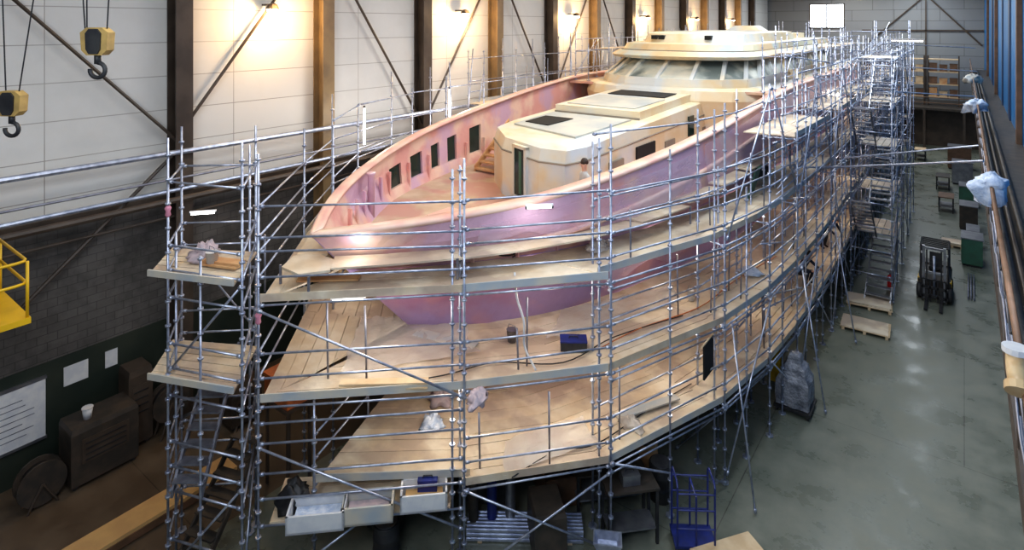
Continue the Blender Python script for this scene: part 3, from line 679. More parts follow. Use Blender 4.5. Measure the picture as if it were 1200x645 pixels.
tb=thing('timber_board','orange-tan timber board lying on the floor left of the tower','timber',(-15,6.0,0))
MB().b2((-15.4,4.2,.04),(-14.75,7.9,.28)).build('board','beige',tb); MB().b2((-14.75,4.2,.04),(-14.72,7.9,.2)).build('edge_strip','brownw',tb)
for y in (4.5,7.5): MB().b2((-15.4,y,0),(-14.75,y+.1,.04)).build('batten','wood',tb)
o=thing('tool_chest','orange tool chest standing behind the bow tower','chest',(-13.6,8.6,2.2)) 
MB().b2((-14.0,8.2,2.2),(-13.0,8.9,2.75)).build('chest_body','orange',o); MB().b2((-14.03,8.17,2.75),(-12.97,8.93,2.82)).build('lid','orange',o)
ps=thing('low_stand','dark steel stand carrying the orange tool chest','stand',(-13.5,8.5,0))
for x in (-13.95,-13.05):
    for y in (8.25,8.85): MB().b2((x-.03,y-.03,0),(x+.03,y+.03,2.12)).build('leg','cold',ps)
MB().b2((-14.05,8.15,2.12),(-12.95,8.95,2.195)).build('top','cold',ps)
for i,(px,py,w,l,m,lab) in enumerate(((372,612,.55,1.1,'white','white open crate holding rags, nearest the bow pole'),(432,604,.5,1.0,'toe','pale grey crate in the middle of the low platform row'),(497,590,.5,.95,'white','white open crate at the right end of the low platform row'))):
    p=at(px,py,1.65); cr=crate('open_crate',lab,(p[0],p[1],1.65),(w,l,.35),m,math.radians(-46),'crates on the low platform')
    MB().box((0,0,.1),(w*.8,l*.8,.12)).build('lining',['cloth','rag','beige'][i],cr,world=False)
def pile(name,label,cat,c,r,h,m,seed=1,sx=1,rz=0,droop=0):
    rings=[]; n=22; K=9; x,y,z=c
    for j in range(K+1):
        ph=math.pi/2*j/K; rings_=[]
        for k in range(n):
            a=2*math.pi*k/n; v=Vector((math.cos(a)*math.cos(ph),math.sin(a)*math.cos(ph),math.sin(ph)))
            q=1+.55*noise.noise(v*1.7+Vector((seed,0,0)))+.4*noise.noise(v*4.1+Vector((0,seed,0)))
            px_,py_=v.x*r*q*sx,v.y*r*q; pz=h*v.z*(1+.6*noise.noise(v*3+Vector((seed,seed,0))))-(droop*(1-v.z)*(.5+noise.noise(v*3+Vector((0,0,seed)))) if j==0 else 0)
            rings_.append((x+px_*math.cos(rz)-py_*math.sin(rz),y+px_*math.sin(rz)+py_*math.cos(rz),z+max(pz,0 if not droop else -9)))
        rings.append(rings_)
    return tag(MB().loft(rings).build(name,m,None,True),label,cat)
pile('black_sack','black plastic sack on the low platform at the picture bottom','sack',(-11.0,7.1,1.66),.33,.4,'black',seed=5)
# ---------------------------------------------------------------- loose things on platforms
def coil(label,c,r,m='rope',n=4):
    x,y,z=c; pts=[]
    for k in range(n*14+1):
        a=2*math.pi*k/14; q=r*(1+.15*math.sin(k*.9)); pts.append((x+q*math.cos(a),y+q*.8*math.sin(a),z+.02+.012*k/3))
    tag(MB().path(pts,.018,5).build('cable_coil',m,None,True),label,'cable')
fit=at
coil('black cable coil lying on the top platform beside the bow',fit(618,285,6.07),.36)
coil('black cable coil thrown over the upper platform planks',fit(592,300,6.07),.22,'rope',3)
pile('rag_pile','dusty rag heap on the lowest platform under the bow','rags',(-10.5,10.9,2.06),.3,.26,'rag',seed=8)
pile('rag_pile','white rag heap on the lowest platform beside the dusty rags','rags',(-10.0,10.1,2.06),.26,.26,'cloth',seed=9)
def hose(label,pts,m='white',r=.025):
    P=[Vector(p) for p in pts]; out=[]
    for i in range(len(P)-1):
        a=P[max(i-1,0)];b=P[i];c=P[i+1];d=P[min(i+2,len(P)-1)]
        for k in range(6):
            t=k/6; out.append(.5*((2*b)+(-a+c)*t+(2*a-5*b+4*c-d)*t*t+(-a+3*b-3*c+d)*t**3))
    out.append(P[-1]); tag(MB().path(out,r,6).build('hose',m,None,True),label,'hose')
a=fit(603,322,6.05)
hose('white hose hanging from the top platform down to the next one',[(a[0],a[1],6.1),(a[0]+.1,a[1]-.05,5.6),(a[0]+.25,a[1],5.1),(a[0]+.2,a[1]+.1,4.5),(a[0]+.5,a[1]+.1,4.08)])
hose('long black cable snaking over the middle platform planks',[fit(*p,4.08) for p in ((430,455),(520,440),(580,425),(660,425),(720,395),(800,370))],'rope',.014)
hose('long black cable snaking over the lowest platform planks',[fit(*p,2.08) for p in ((600,560),(650,530),(700,520),(760,480),(810,450))],'rope',.014)
hose('grey air hose on the top platform toward midship',[fit(*p,6.08) for p in ((640,290),(700,275),(740,258),(790,245),(840,222),(880,208))],'steel',.02)
hose('orange air hose on the middle platform toward midship',[fit(*p,4.08) for p in ((700,410),(750,385),(820,360),(860,330),(910,300))],'orange',.014)
def toolbox(label,c,rz,m,d=(.5,.3,.22),m2=None):
    o=thing('tool_case',label,'case',c,rz); MB().box((0,0,d[2]/2),d).build('case_body',m,o,world=False)
    MB().box((0,0,d[2]+.012),(d[0]*1.03,d[1]*1.03,.03)).build('lid',m2 or m,o,world=False)
    MB().path([(-.1,0,d[2]+.02),(-.09,0,d[2]+.07),(.09,0,d[2]+.07),(.1,0,d[2]+.02)],.012).build('handle','black',o,world=False)
toolbox('black case with dark blue lid on the middle platform',fit(672,408,4.06),.6,'black',(.6,.35,.2),'bluep')
toolbox('dark blue case standing beside the right crate',(-8.95,8.9,1.66),.7,'bluep',(.4,.2,.35))
toolbox('white plastic case on the top platform near the cable coil',fit(552,300,6.07),.5,'white',(.4,.3,.25))
toolbox('black case on the top platform abreast of the wheelhouse',fit(890,207,6.07),1.2,'black',(.6,.4,.35))
def bucket(label,c,m='white',r=.13):
    o=thing('bucket',label,'bucket',c); MB().lathe((0,0,0),[(r*.8,0),(r,.28),(r*1.05,.28)],12).build('pail',m,o,True,False)
    MB().path([(r,0,.26),(r*.7,0,.38),(-r*.7,0,.38),(-r,0,.26)],.008,4).build('handle','steel',o,True,False)
bucket('white bucket on the top platform right of the bow tip',fit(538,305,6.07)); bucket('black bucket on the top platform further aft',fit(765,240,6.07),'black')
bucket('white bucket on the tower landing',(-12.6,6.2,6.47)); bucket('grey bucket on the middle platform',fit(600,400,4.06),'steel')
bucket('small white bucket on the middle platform toward midship',fit(810,352,4.06),'white',.1)
gp=tag(MB().box((0,0,0),(.05,1.1,.9)).build('glass_panel','greenp'),'dark green panel leaning by the hull side','panel')
gp.location=(-5.35,19.9,6.5); gp.rotation_euler=(0,.25,.1)
opn=tag(MB().b2((-5.02,14.25,2.95),(-4.98,14.9,3.78)).build('dark_opening','dark'),'dark panel standing in for a shaded opening below the middle platform edge toward midship','sheet');  # dark slab painted in for the shade of an opening
MB().tube((-5,14.1,3.8),(-5,15.1,3.8),.02).build('batten','wood',opn)
def bits(label,c,L,rz,m='wood',w=.2,n=3,name='plank_stack'):
    o=MB()
    for k in range(n): o.box((0,random.uniform(-.08,.08),.02+.045*k),(L,w,.04),rz=random.uniform(-.05,.05))
    ob=o.build(name,m); ob.location=c; ob.rotation_euler=(0,0,rz); tag(ob,label,'planks')
bits('orange-brown board lying on the bow platform',fit(385,328,6.06),1.3,.75,'rust',.3,1)
bits('loose pale planks stacked on the middle platform near the bow',fit(450,455,4.06),1.8,.7,'wood')
bits('loose planks on the top platform abreast of the deckhouse',fit(750,258,6.06),2.0,.95,'wood')
bits('pale boards on the far side platform beside the bow',(-14.6,11.2,6.06),2.6,-.75+math.pi,'wood',.25,3)
bits('brown board leaning flat on the tower landing',(-12.4,6.3,6.48),.9,.4,'rust',.25,2)
bits('grey boards on the lowest platform below the dark opening panel',fit(760,480,2.06),1.8,1.05,'toe',.2,2)
bits('wide grey board lying on the middle platform under the bow',fit(520,400,4.06),1.6,.2,'toe',.35,1)
for k,(px,py,z,m,l) in enumerate(((880,320,4.06,'cloth','white cloth heap on the middle platform near amidships'),(700,292,6.06,'filmd','small film heap on the top platform near the pole pair'),(560,470,4.06,'rag','dusty cloth heap at the middle platform edge'),(740,500,2.06,'filmd','crumpled film heap on the lowest platform'),(500,365,4.06,'filmd','crumpled film heap on the middle platform under the bow'),(945,182,6.06,'cloth','white cloth heap on the top platform abreast of the stair tower'))):
    pile('cloth_heap',l,'cloth',fit(px,py,z),.2,.18,m,seed=11+k,sx=1.6,rz=k)
pile('cloth_heap','dusty cloth heap on the tower landing','cloth',(-13.1,6.3,6.47),.28,.32,'rag',seed=32)
def sheet(label,P,z,m,seed):
    a,b,c,d=[Vector(fit(px,py,z)) for px,py in P]; R=[]
    for i in range(25):
        r=[]
        for k in range(13):
            u,v=i/24,k/12; p=a.lerp(b,u).lerp(d.lerp(c,u),v); e=noise.noise(p*1.6+Vector((seed,0,0)))
            r.append((p.x+e*.12,p.y+e*.1,z+.02+abs(noise.noise(p*3.0+Vector((0,seed,0))))*.09))
        R.append(r)
    tag(MB().grid(R).build('dust_sheet',m,None,True),label,'sheet')
sheet('translucent dust sheet spread on the middle platform below the bow',((400,440),(560,415),(540,370),(420,375)),4.06,'filmd',1)
sheet('translucent dust sheet spread on the lowest platform',((590,560),(700,520),(680,490),(590,520)),2.06,'filmd',4)
sheet('translucent dust sheet on the middle platform toward midship',((640,400),(800,355),(790,335),(660,365)),4.06,'filmd',7)
for c,l in (((-11.15,6.4,5.7),'pink tape knot on the bow pole'),((-13.0,5.5,7.7),'pink tape knot on the outer tower pole')):
    tag(MB().lathe(c,[(.03,-.12),(.06,-.08),(.045,0),(.07,.06),(.03,.12)],8).build('tape_knot','pink',None,True),l,'tape')
# tube work lights
def tubelight(label,a,b):
    o=thing('tube_light',label,'light',a,group='lit tube work lights'); A=Vector(a);B=Vector(b);d=(B-A)
    MB().tube(A+d*.04,B-d*.04,.03,8).build('lit_tube','lit',o,True)
    for e,f in((A,A+d*.06),(B-d*.06,B)): MB().tube(e,f,.04,8).build('end_cap','black',o,True)
    off=Vector((0,0,.05)) if abs(d.z)<.5 else Vector((-.05,0,0))
    MB().tube(A+off,B+off,.03,4).build('housing','white',o)
    l=bpy.data.lights.new('tube_glow','POINT'); l.energy=14; l.color=(.95,.97,1); l.shadow_soft_size=.3; lo=bpy.data.objects.new('tube_glow',l); lo.location=(A+B)/2+Vector((.15,-.2,-.1)); C.objects.link(lo)
def tl(label,px,py,z,dx,dy,dz):
    a=Vector(at(px,py,z)); tubelight(label,tuple(a-Vector((dx,dy,dz))/2),tuple(a+Vector((dx,dy,dz))/2))
tl('lit tube light left of the bow tower rails',238,250,6.6,.4,.5,0)
tl('lit tube light on the bow cap rail',424,273,7.0,.5,.35,0)
tl('lit tube light on the cap rail abreast of the door',632,243,7.4,.45,.45,0)
tl('lit tube light under the top platform at the bow',408,352,5.6,.6,.45,.05)
tl('lit tube light on the near scaffold rail above the tool case',650,435,3.6,.5,.5,0)
tl('lit tube light on the top platform aft',795,383,3.8,.3,.6,.1)
tubelight('vertical lit tube light on the far scaffold, left one',(-17.3,14.0,7.1),(-17.3,14.0,8.6))
tubelight('vertical lit tube light on the far scaffold, right one',(-17.3,18.5,7.5),(-17.3,18.5,8.9))
# ---------------------------------------------------------------- near floor things
bn=at(932,478,0)
o=thing('wrapped_trolley','tall stack wrapped in grey plastic sheet on a low castor trolley','trolley',(bn[0],bn[1],0))
def sq(w,z,seed,n=40):
    r=[]
    for k in range(n):
        a=2*math.pi*k/n; c,s=math.cos(a),math.sin(a); m=1/max(abs(c),abs(s)); m=m*.95+.05
        q=w*m*(1+.07*noise.noise(Vector((c*2,s*2,z*2+seed)))+.07*noise.noise(Vector((c*7,s*7,z*1.5))))
        r.append((bn[0]+q*c,bn[1]+q*s,z))
    return r
MB().loft([sq(.45,.22,1),sq(.46,.5,1),sq(.44,.95,1),sq(.36,1.1,1),sq(.31,1.3,1),sq(.2,1.42,1),sq(.16,1.62,1),sq(.1,1.66,1)]).build('wrapped_stack','greyp',o)
MB().b2((bn[0]-.5,bn[1]-.5,.12),(bn[0]+.5,bn[1]+.5,.2)).build('chassis','black',o)
for sx in(-1,1):
    for sy in(-1,1): MB().lathe((bn[0]+sx*.42,bn[1]+sy*.42,.07),[(.07,-.03),(.07,.03)],10,'X').build('castor','black',o)
yx=(bn[0]-.85,bn[1]+1.3,0)
o=thing('floor_sign','yellow folding floor sign behind the wrapped trolley','sign',yx)
for s in (-1,1): MB().slab((yx[0]-.16,yx[1]+s*.28,.02),(yx[0]+.16,yx[1]+s*.28,.02),(yx[0]+.12,yx[1]+s*.02,1.0),(yx[0]-.12,yx[1]+s*.02,1.0),.02).build('panel','yellow',o)
def pallet(label,c,rz,W=1.5,D=1.2,boards=8,top=None):
    o=thing('pallet',label,'pallet',c,rz,'wooden pallets')
    for x in (-W*.44,0,W*.44): MB().box((x,0,.05),(.1,D,.1)).build('bearer','wood',o,world=False)
    for j in range(boards): MB().box((0,-D/2+D*(j+.5)/boards,.115),(W,D/boards-.03,.025)).build('board','wood',o,world=False)
    if top: 
        for k in range(top): MB().box((random.uniform(-.05,.05),random.uniform(-.04,.04),.14+.03*k),(W*.95,D*.9,.025),rz=random.uniform(-.04,.04)).build('plywood_sheet','plank',o,world=False)
p1=at(1018,360,0); pallet('wooden pallet with plywood sheets nearest the stair tower foot',(p1[0],p1[1]+.2,0),.1,1.6,1.1,7,3)
p1=at(1014,386,0); pallet('wooden pallet lying in front of the sheet-loaded pallet',(p1[0],p1[1]+.1,0),.05,1.6,1.2,7,1)
ex=at(1043,338,0); o=thing('fire_extinguisher','red fire extinguisher on the floor beside the pallets','extinguisher',ex)
MB().lathe((0,0,0),[(.1,0),(.11,.03),(.11,.5),(.05,.58),(.03,.62)],12).build('cylinder','red',o,True,False); MB().box((0,0,.65),(.04,.14,.06)).build('valve','black',o,world=False); MB().path([(0,.05,.64),(.12,.08,.5),(.13,.08,.2)],.015).build('hose','black',o,world=False)
# forklift
fk=thing('forklift','dark forklift truck with yellow trim, raised mast and black forks on the right aisle','forklift',(-1.0,30.2,0))
def fb(n,m,f,sm=False,par=None): 
    b=MB(); f(b); return b.build(n,m,par or fk,sm,False)
body=fb('body','darkm',lambda b:b.loft([[(-.55,.5,.2),(.55,.5,.2),(.55,2.3,.2),(-.55,2.3,.2)],[(-.58,.5,.75),(.58,.5,.75),(.58,2.45,.75),(-.58,2.45,.75)],[(-.5,1.1,.95),(.5,1.1,.95),(.5,2.4,1.0),(-.5,2.4,1.0)]]))
fb('counterweight','darkm',lambda b:b.loft([[(-.55,2.0,.25),(.55,2.0,.25),(.5,2.6,.25),(-.5,2.6,.25)],[(-.55,1.9,1.05),(.55,1.9,1.05),(.42,2.5,1.05),(-.42,2.5,1.05)]]))
for x in (-.54,.54): fb('side_panel','yellow',lambda b:b.box((x,.75,.7),(.1,.4,.2)))
def guard(b):
    for x in (-.48,.48):
        b.tube((x,.45,.75),(x,.75,2.1),.04); b.tube((x,2.1,1.0),(x,1.95,2.1),.04); b.tube((x,.75,2.1),(x,1.95,2.1),.04)
    for k in range(7): b.tube((-.48,.75+k*.2,2.12),(.48,.75+k*.2,2.12),.03,4)
fb('overhead_guard','black',guard)
for x in (-.36,.36): fb('mast_rail','steel',lambda b:b.box((x,.18,1.2),(.09,.14,2.2)))
for x in (-.25,.25): fb('inner_mast_rail','black',lambda b:b.box((x,.14,1.15),(.05,.1,2.0)))
for z in (.25,1.2,2.2): fb('mast_crossbar','steel',lambda b:b.box((0,.2,z),(.7,.08,.08)))
fb('lift_cylinder','galv',lambda b:b.tube((0,.2,.2),(0,.2,1.9),.05,8),True)
fb('carriage','black',lambda b:[b.box((0,.05,z),(.95,.05,.1)) for z in(.25,.62)]+[b.box((x,.05,.5),(.05,.05,.9)) for x in(-.4,-.13,.13,.4)]+[b.box((0,.05,.95),(.85,.05,.05))])
for x in (-.25,.25): fb('fork','black',lambda b:[b.box((x,-.45,.06),(.12,1.0,.05)),b.box((x,.02,.3),(.12,.05,.5))])
for x in (-.52,.52):
    for y,r in ((.45,.3),(2.0,.25)): fb('wheel','black',lambda b:b.lathe((x,y,r),[(r*.6,-.1),(r,-.08),(r,.08),(r*.6,.1)],16,'X'),True)
fb('seat','black',lambda b:[b.box((0,1.45,1.05),(.45,.45,.12)),b.box((0,1.7,1.35),(.42,.1,.5),rx=-.15)])
fb('steering_wheel','black',lambda b:b.path([(.17*math.cos(a),.95+.05*math.sin(a),1.25+.15*math.sin(a)) for a in[2*math.pi*k/12 for k in range(13)]],.015))
for x in (-.42,.42): fb('headlight','white',lambda b:b.box((x,.5,1.9),(.1,.06,.08)))
tx,ty,_=at(812,640,0)
o=thing('blue_trolley','dark blue tubular panel trolley standing under the near scaffold edge','trolley',(tx,ty,0),.6)
MB().box((0,0,.2),(.9,.6,.06)).build('base_frame','bluep',o,world=False)
for x in (-.4,.4): MB().path([(x,-.28,.22),(x,-.28,1.5),(x,-.2,1.58),(x,.2,1.58),(x,.28,1.5),(x,.28,.22)],.022).build('end_hoop','bluep',o,world=False)
MB().path([(0,-.28,.22),(0,-.28,1.3),(0,.28,1.3),(0,.28,.22)],.022).build('middle_hoop','bluep',o,world=False)
for z in (.6,1.0,1.35):
    for e in (-.28,.28): MB().tube((-.4,e,z),(.4,e,z),.018).build('cross_bar','bluep',o,world=False)
for sx in(-1,1):
    for sy in(-1,1): MB().lathe((sx*.4,sy*.25,.085),[(.085,-.025),(.085,.025)],10,'X').build('castor','black',o,world=False)
bx,by,_=at(835,640,.3); bx+=.3; by+=.1
o=thing('flat_dolly','low dolly topped with a pale wooden board beside the blue trolley','dolly',(bx,by,0),.95)
MB().box((0,0,.24),(1.5,.6,.06)).build('board','wood',o,world=False); MB().box((0,0,.18),(1.4,.5,.05)).build('frame','steel',o,world=False)
for sx in(-1,1):
    for sy in(-1,1): MB().lathe((sx*.6,sy*.2,.08),[(.08,-.025),(.08,.025)],10,'Y').build('castor','black',o,world=False)
def bench(label,c,rz,L=1.7,W=.8,h=.92,m='darkm'):
    o=thing('work_bench',label,'bench',c,rz)
    for sx in(-1,1):
        for sy in(-1,1): MB().box((sx*(L/2-.05),sy*(W/2-.05),h/2),(.06,.06,h)).build('leg','black',o,world=False)
    MB().box((0,0,h+.02),(L,W,.05)).build('top',m,o,world=False); MB().box((0,0,.35),(L-.1,W-.08,.04)).build('shelf','steel',o,world=False); return o
bench('black steel bench with shelf under the lowest platform',(-6.9,12.9,0),.8)
bench('dark topped bench between blue trolley and metal parts bin',(-6.0,12.3,0),.8,1.2,.6,1.2,'darkm')
toolbox('black case on the black steel bench under the lowest platform',(-6.9,12.9,.97),.8,'black',(.5,.35,.3))
toolbox('grey case on the bench between trolley and parts bin',(-6.0,12.3,1.25),.8,'steel',(.4,.3,.2))
crate('open_crate','grey steel crate on the floor beneath the bow',(-9.4,11.6,0),(1.0,1.2,.8),'steel',.4)
crate('open_crate','brown wooden crate on the floor beneath the bow platform',(-8.0,12.4,0),(.9,1.0,.7),'brownw',.9)
machine('dark compressor on the floor under the bow platforms',(-10.9,9.6,0),(.9,1.3,1.2),.6)
machine('dark cabinet under the lowest platform right of the crates',(-7.3,10.9,0),(.7,.9,1.1),.8)
for k,(x,y,m,l) in enumerate(((-8.9,10.3,'darkm','dark gas cylinder standing under the lowest platform, left one'),(-8.6,10.6,'bluep','blue gas cylinder standing beside the dark gas cylinder'),(-8.3,10.9,'steel','grey gas cylinder standing right of the blue gas cylinder'))):
    o=thing('gas_cylinder',l,'cylinder',(x,y,0)); MB().lathe((0,0,0),[(.11,0),(.115,.03),(.115,1.2),(.09,1.32),(.04,1.4)],14).build('shell',m,o,True,False); MB().lathe((0,0,1.4),[(.03,0),(.045,.03),(.045,.12),(.02,.14)],8).build('valve_cap','steel',o,True,False)
for k,(x,y,m,l) in enumerate(((-5.9,13.8,'black','black drum on the floor beneath the scaffold edge'),(-6.5,14.3,'rust','brown drum behind the black drum'),(-9.9,8.6,'black','black drum under the low crate platform'))):
    o=thing('drum',l,'drum',(x,y,0)); MB().lathe((0,0,0),[(.27,0),(.28,.02),(.28,.28),(.29,.3),(.28,.32),(.28,.56),(.29,.58),(.28,.6),(.28,.84),(.27,.86)],18).build('shell',m,o,True,False); MB().lathe((0,0,.86),[(.24,0),(.24,.02)],18).build('lid','steel',o,False,False)
gx=at(615,625,0)
o=thing('deck_stack','stack of ribbed aluminium scaffold decks on the floor','stack',(gx[0],gx[1],0),.62)
for k in range(3):
    b=MB(); b.box((0,0,.05+.1*k),(2.6,.55,.05))
    for j in range(6): b.box((0,-.24+j*.095,.085+.1*k),(2.6,.03,.02))
    b.build('aluminium_deck','galv',o,world=False)
for x in (-1,1): MB().box((x,0,.012),(.1,.6,.025)).build('batten','wood',o,world=False)
tr_=at(712,641,.5); o=thing('parts_bin','small open metal parts bin on legs near the blue trolley','bin',(tr_[0],tr_[1],0),.5)
MB().loft([[(-.22,-.15,.5),(.22,-.15,.5),(.22,.15,.5),(-.22,.15,.5)],[(-.3,-.2,.68),(.3,-.2,.68),(.3,.2,.68),(-.3,.2,.68)],[(-.27,-.17,.68),(.27,-.17,.68),(.27,.17,.68),(-.27,.17,.68)],[(-.2,-.13,.53),(.2,-.13,.53),(.2,.13,.53),(-.2,.13,.53)]]).build('tray','galv',o,world=False)
for sx in(-1,1):
    for sy in(-1,1): MB().box((sx*.18,sy*.12,.25),(.03,.03,.5)).build('leg','steel',o,world=False)
for i,(x,y,m,lab,h,wd) in enumerate(((.3,36.5,'greenp','green machine cabinet under the gallery, nearest of the row',1.3,.8),(.35,39,'yellow','yellow cupboard under the gallery behind the green cabinet',1.0,.5),(.2,42.5,'darkm','dark tool cabinet under the gallery behind the yellow cupboard',1.4,.8),(.2,48,'greenp','dark green cabinet farther down the right wall',1.3,.9),(-.1,54.5,'steel','steel cabinet near the mezzanine',1.6,1.2),(-.3,60,'brownw','brown cabinet last before the mezzanine',1.8,1.5))):
    o=thing('floor_cabinet',lab,'cabinet',(x,y,0)); MB().box((0,0,h/2+.05),(wd,1.3,h-.1)).build('body',m,o,world=False); MB().box((0,0,h+.02),(wd+.06,1.36,.05)).build('top','steel',o,world=False)
    for s in(-1,1): MB().box((-wd/2-.01,s*.31,h/2+.05),(.02,.58,h-.25)).build('door',m,o,world=False)
    MB().box((0,0,.03),(wd-.1,1.2,.06)).build('plinth','black',o,world=False)
pallet('pallet on the aisle beside the green cabinet',(-.5,38.8,0),0,.9,.9,6,4)
for x,y,l,m in ((-.9,46,'wooden table with stock in the middle of the far aisle','brownw'),(-1.2,52,'dark table at the far end of the aisle','darkm'),(-3.0,62,'bench beneath the mezzanine front edge','wood')): bench(l,(x,y,0),1.57,1.4,.8,.9,m)
for i,(x,y,l) in enumerate(((.25,33.0,'bundle of steel tubes lying along the gallery foot beyond the forklift'),)):
    o=thing('tube_bundle',l,'tubes',(x,y,0))
    for k in range(6): MB().tube((-.12+.06*(k%3)*1.6,-1.5,.04+.07*(k//3)),(-.12+.06*(k%3)*1.6+.02,1.5,.04+.07*(k//3)),.03,6).build('tube','galvd',o,True,False)
# gallery things
q=at(1182,430,8.55)
o=thing('pipe_elbow','beige-orange pipe elbow clamped on the gallery rail','pipe',(.42,q[1],8.44))
arc=[(-.05,-.14,.02),(-.06,-.06,.09)]+[(-.06,.0+.12*math.sin(a),.21-.12*math.cos(a)) for a in [math.pi/2*k/6 for k in range(7)]]
MB().path(arc,.075,14).build('elbow_body','elbow',o,True,False)
MB().tube((-.05,-.17,-.01),(-.05,-.12,.035),.105,14).build('lower_flange','elbow',o,False,False); MB().tube((-.06,.12,.2),(-.06,.12,.25),.1,14).build('upper_flange','white',o,False,False)
MB().tube((0,0,-.06),(-.02,0,.1),.02).build('clamp','black',o,False,False)
hose('black cable looped along the gallery rail in the foreground',[(.40,4.6+.55*k,8.36-.16*(k%2)-.03*(k%3)) for k in range(14)],'rope',.012)
hose('grey cable looped along the gallery mid rail',[(.39,6+.9*k,8.05-.14*(k%2)) for k in range(14)],'galvd',.012)
for (px,py,w,l,m,se) in ((1172,216,.26,'white plastic sheet bundled over the gallery rail','cloth',3),(1150,121,.3,'white cloth draped on the gallery rail farther away','cloth',17),(1137,90,.35,'pale cloth draped on the gallery rail at the far end','toe',28)):
    k=at(px,py,8.45); pile('sheet_bundle',l,'cloth',(.40,k[1],8.30),w,.3,m,seed=se,sx=1.9,rz=1.2,droop=.35)
# ---------------------------------------------------------------- people
def person(label,loc,rz,pose,top):
    if pose=='stand':
        pel=(0,0,.95); ch=(0,-.02,1.35); nk=(0,-.02,1.53); hd=(0,-.04,1.70); kn=.5; kx=0; hands=[(s*.34,-.2,.95) for s in(-1,1)]; el=[(s*.33,.02,1.15) for s in(-1,1)]
    elif pose=='bend':
        pel=(0,.1,.9); ch=(0,-.28,1.18); nk=(0,-.42,1.26); hd=(0,-.56,1.30); kn=.48; kx=-.08; hands=[(s*.2,-.62,.72) for s in(-1,1)]; el=[(s*.3,-.4,.95) for s in(-1,1)]
    else:
        pel=(0,.1,.4); ch=(0,-.12,.78); nk=(0,-.2,.94); hd=(0,-.27,1.08); kn=.5; kx=-.42; hands=[(s*.18,-.6,.62) for s in(-1,1)]; el=[(s*.32,-.32,.65) for s in(-1,1)]
    V=[];E=[];Rr=[]
    def av(p,r,par=None):
        V.append(p);Rr.append(r); 
        if par is not None: E.append((par,len(V)-1))
        return len(V)-1
    mid=lambda a,b,t:tuple(a[i]+(b[i]-a[i])*t for i in range(3))
    i0=av(pel,.15); i1=av(mid(pel,ch,.5),.14,i0); i2=av(ch,.16,i1); i3=av(nk,.06,i2); i4=av(hd,.095,i3); i5=av((hd[0],hd[1]-.01,hd[2]+.08),.075,i4)
    H=[]
    for s in(-1,1):
        h=av((s*.11,pel[1],pel[2]-.08),.1,i0); k=av((s*.13,pel[1]+kx if kx else pel[1]-.01,kn),.065,h)
        an=av((s*.13,pel[1]+(.0 if pose!='crouch' else -.3),.1),.045,k); av((s*.14,pel[1]-.16+(0 if pose!='crouch' else -.3),.045),.04,an)
        e=0 if s<0 else 1
        sh=av((s*.2,ch[1],ch[2]+.08),.065,i2); el_=av(el[e],.048,sh); wr=av(mid(el[e],hands[e],.85),.032,el_); hn=av(hands[e],.036,wr); H.append(hands[e])
        d=Vector(hands[e])-Vector(el[e]); d.normalize(); sd=Vector((1,0,0))
        for f,L in ((-.03,.07),(-.01,.085),(.012,.08),(.032,.06)):
            a=Vector(hands[e])+sd*f; m1=av(tuple(a+d*L*.6),.010,hn); av(tuple(a+d*L+Vector((0,0,-.015))),.008,m1)
        av(tuple(Vector(hands[e])+Vector((-s*.055,-.01,0))+d*.02),.012,hn)
    me=bpy.data.meshes.new('p'); me.from_pydata(V,E,[]); o=bpy.data.objects.new('p',me); C.objects.link(o)
    sk=o.modifiers.new('s','SKIN'); sk.use_smooth_shade=True
    for k,r in enumerate(Rr): me.skin_vertices[0].data[k].radius=(r,r*.85 if r>.1 else r)
    me.skin_vertices[0].data[0].use_root=True
    sb=o.modifiers.new('b','SUBSURF'); sb.levels=2; sb.render_levels=2
    bpy.context.view_layer.update(); dg=bpy.context.evaluated_depsgraph_get(); nm=bpy.data.meshes.new_from_object(o.evaluated_get(dg)); bpy.data.objects.remove(o)
    nm.materials.clear()
    for x in ('skin',top,'trous','boots'): nm.materials.append(M[x])
    hv=Vector(hd)
    for p in nm.polygons:
        c=p.center; p.use_smooth=True
        if (c-hv).length<.19 and (c-Vector(nk)).length>.05: p.material_index=0
        elif any((c-Vector(h)).length<.12 for h in H): p.material_index=0
        elif c.z<.12: p.material_index=3
        elif c.z<pel[2]+.02 and c.y>ch[1]-(.9 if pose!='stand' else 2): p.material_index=2 if not (pose!='stand' and c.y<pel[1]-.42+ (0)) else 1
        else: p.material_index=1
    root=thing('person',label,'person',loc,rz)
    nm.name='body'; b=bpy.data.objects.new('body',nm); C.objects.link(b); b.parent=root
    MB().lathe((hd[0],hd[1]+.02,hd[2]+.0),[(.1,.02),(.108,.06),(.1,.11),(.06,.16),(.01,.175)],14).build('hair','hair',root,True,False)
    MB().tube((hd[0],hd[1]-.09,hd[2]+.03),(hd[0],hd[1]-.125,hd[2]-.01),.012,6,.016).build('nose','skin',root,False,False)
    for s in(-1,1):
        MB().lathe((hd[0]+s*.035,hd[1]-.088,hd[2]+.035),[(.005,-.008),(.012,-.004),(.012,.004)],8,'Y').build('eye','dark',root,False,False)
        MB().lathe((hd[0]+s*.098,hd[1],hd[2]+.01),[(.01,-.012),(.025,0),(.01,.012)],8,'X').build('ear','skin',root,False,False)
    MB().box((hd[0],hd[1]-.09,hd[2]-.045),(.045,.012,.01)).build('mouth','hull2',root,world=False)
person('person with dark hair standing behind the near bulwark, only head showing',(-8.1,13.95,6.08),-.6,'stand','whitetee')
person('person in dark workwear bending forward on the scaffold platform',(-4.7,28.2,2.04),1.2,'bend','navy')
person('person in dark clothes crouching on the lower scaffold platform',(-4.75,24.0,2.04),1.2,'crouch','navy')
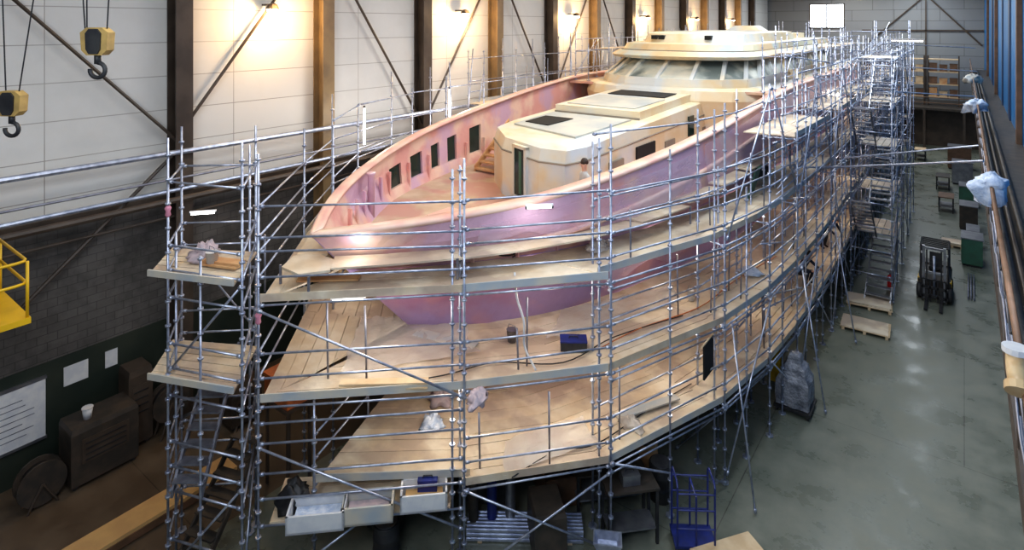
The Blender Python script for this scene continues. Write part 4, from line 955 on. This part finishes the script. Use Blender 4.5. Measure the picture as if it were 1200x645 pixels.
# ---------------------------------------------------------------- lights
def area(loc,rot,sx,sy,e,col):
    l=bpy.data.lights.new('hall_and_fill_light','AREA'); l.shape='RECTANGLE'; l.size=sx; l.size_y=sy; l.energy=e; l.color=col
    o=bpy.data.objects.new('hall_and_fill_light',l); o.location=loc; o.rotation_euler=rot; C.objects.link(o)
for y in (6,18,30,43,58,70):
    area((-3.8,y,15.6),(0,0,0),3,7,640 if y>10 else 300,(.86,.93,1.0)); area((-10.0,y,15.6),(0,0,0),3,6,580 if y>10 else 330,(.95,.94,.92))
area((-3,-3,13.5),(math.radians(60),0,math.radians(24)),6,3,850,(.84,.91,1))  # unseen fill added on the camera side to brighten the hull
area((.2,8,10.5),(math.radians(72),0,math.radians(60)),2,2,160,(.80,.88,1))  # smaller front-right fill, added without any fitting
def pt(loc,e,col=(1,.90,.76),r=.3):  # point fills added to brighten under the platforms, no fittings modelled
    l=bpy.data.lights.new('scaffold_fill','POINT'); l.energy=e; l.color=col; l.shadow_soft_size=r
    o=bpy.data.objects.new('scaffold_fill',l); o.location=loc; C.objects.link(o)
for loc,e in (((-9.4,8.4,5.6),50),((-7.4,11.2,5.6),42),((-6.0,15.0,5.6),36),((-5.1,20,5.6),32),((-4.8,26,5.6),32),((-9.0,9.6,3.6),50),((-7.0,12.0,3.6),42),((-6.0,15.4,3.6),36),((-5.2,20.5,3.6),36),((-5,27,3.6),36),((-13.2,9.8,5.6),30),((-16.6,14,8.2),50),((-16.6,18.5,8.4),50),((-4.8,33,5.5),45),((-5.0,40,7.5),50),((-4.9,33,3.5),40),((-5.0,24,1.7),18)): pt(loc,e)
wd=bpy.data.worlds.new('w'); bpy.context.scene.world=wd; wd.use_nodes=True; wd.node_tree.nodes['Background'].inputs[0].default_value=(.6,.7,.85,1); wd.node_tree.nodes['Background'].inputs[1].default_value=.3
cam=bpy.data.cameras.new('camera'); co=bpy.data.objects.new('camera',cam); C.objects.link(co)
cam.sensor_width=36; cam.lens=F*36/1200; cam.shift_y=-(322.5-30)/1200; cam.clip_start=.1; cam.clip_end=300
co.location=(0,0,HC); co.rotation_euler=(math.radians(90),0,TH); bpy.context.scene.camera=co
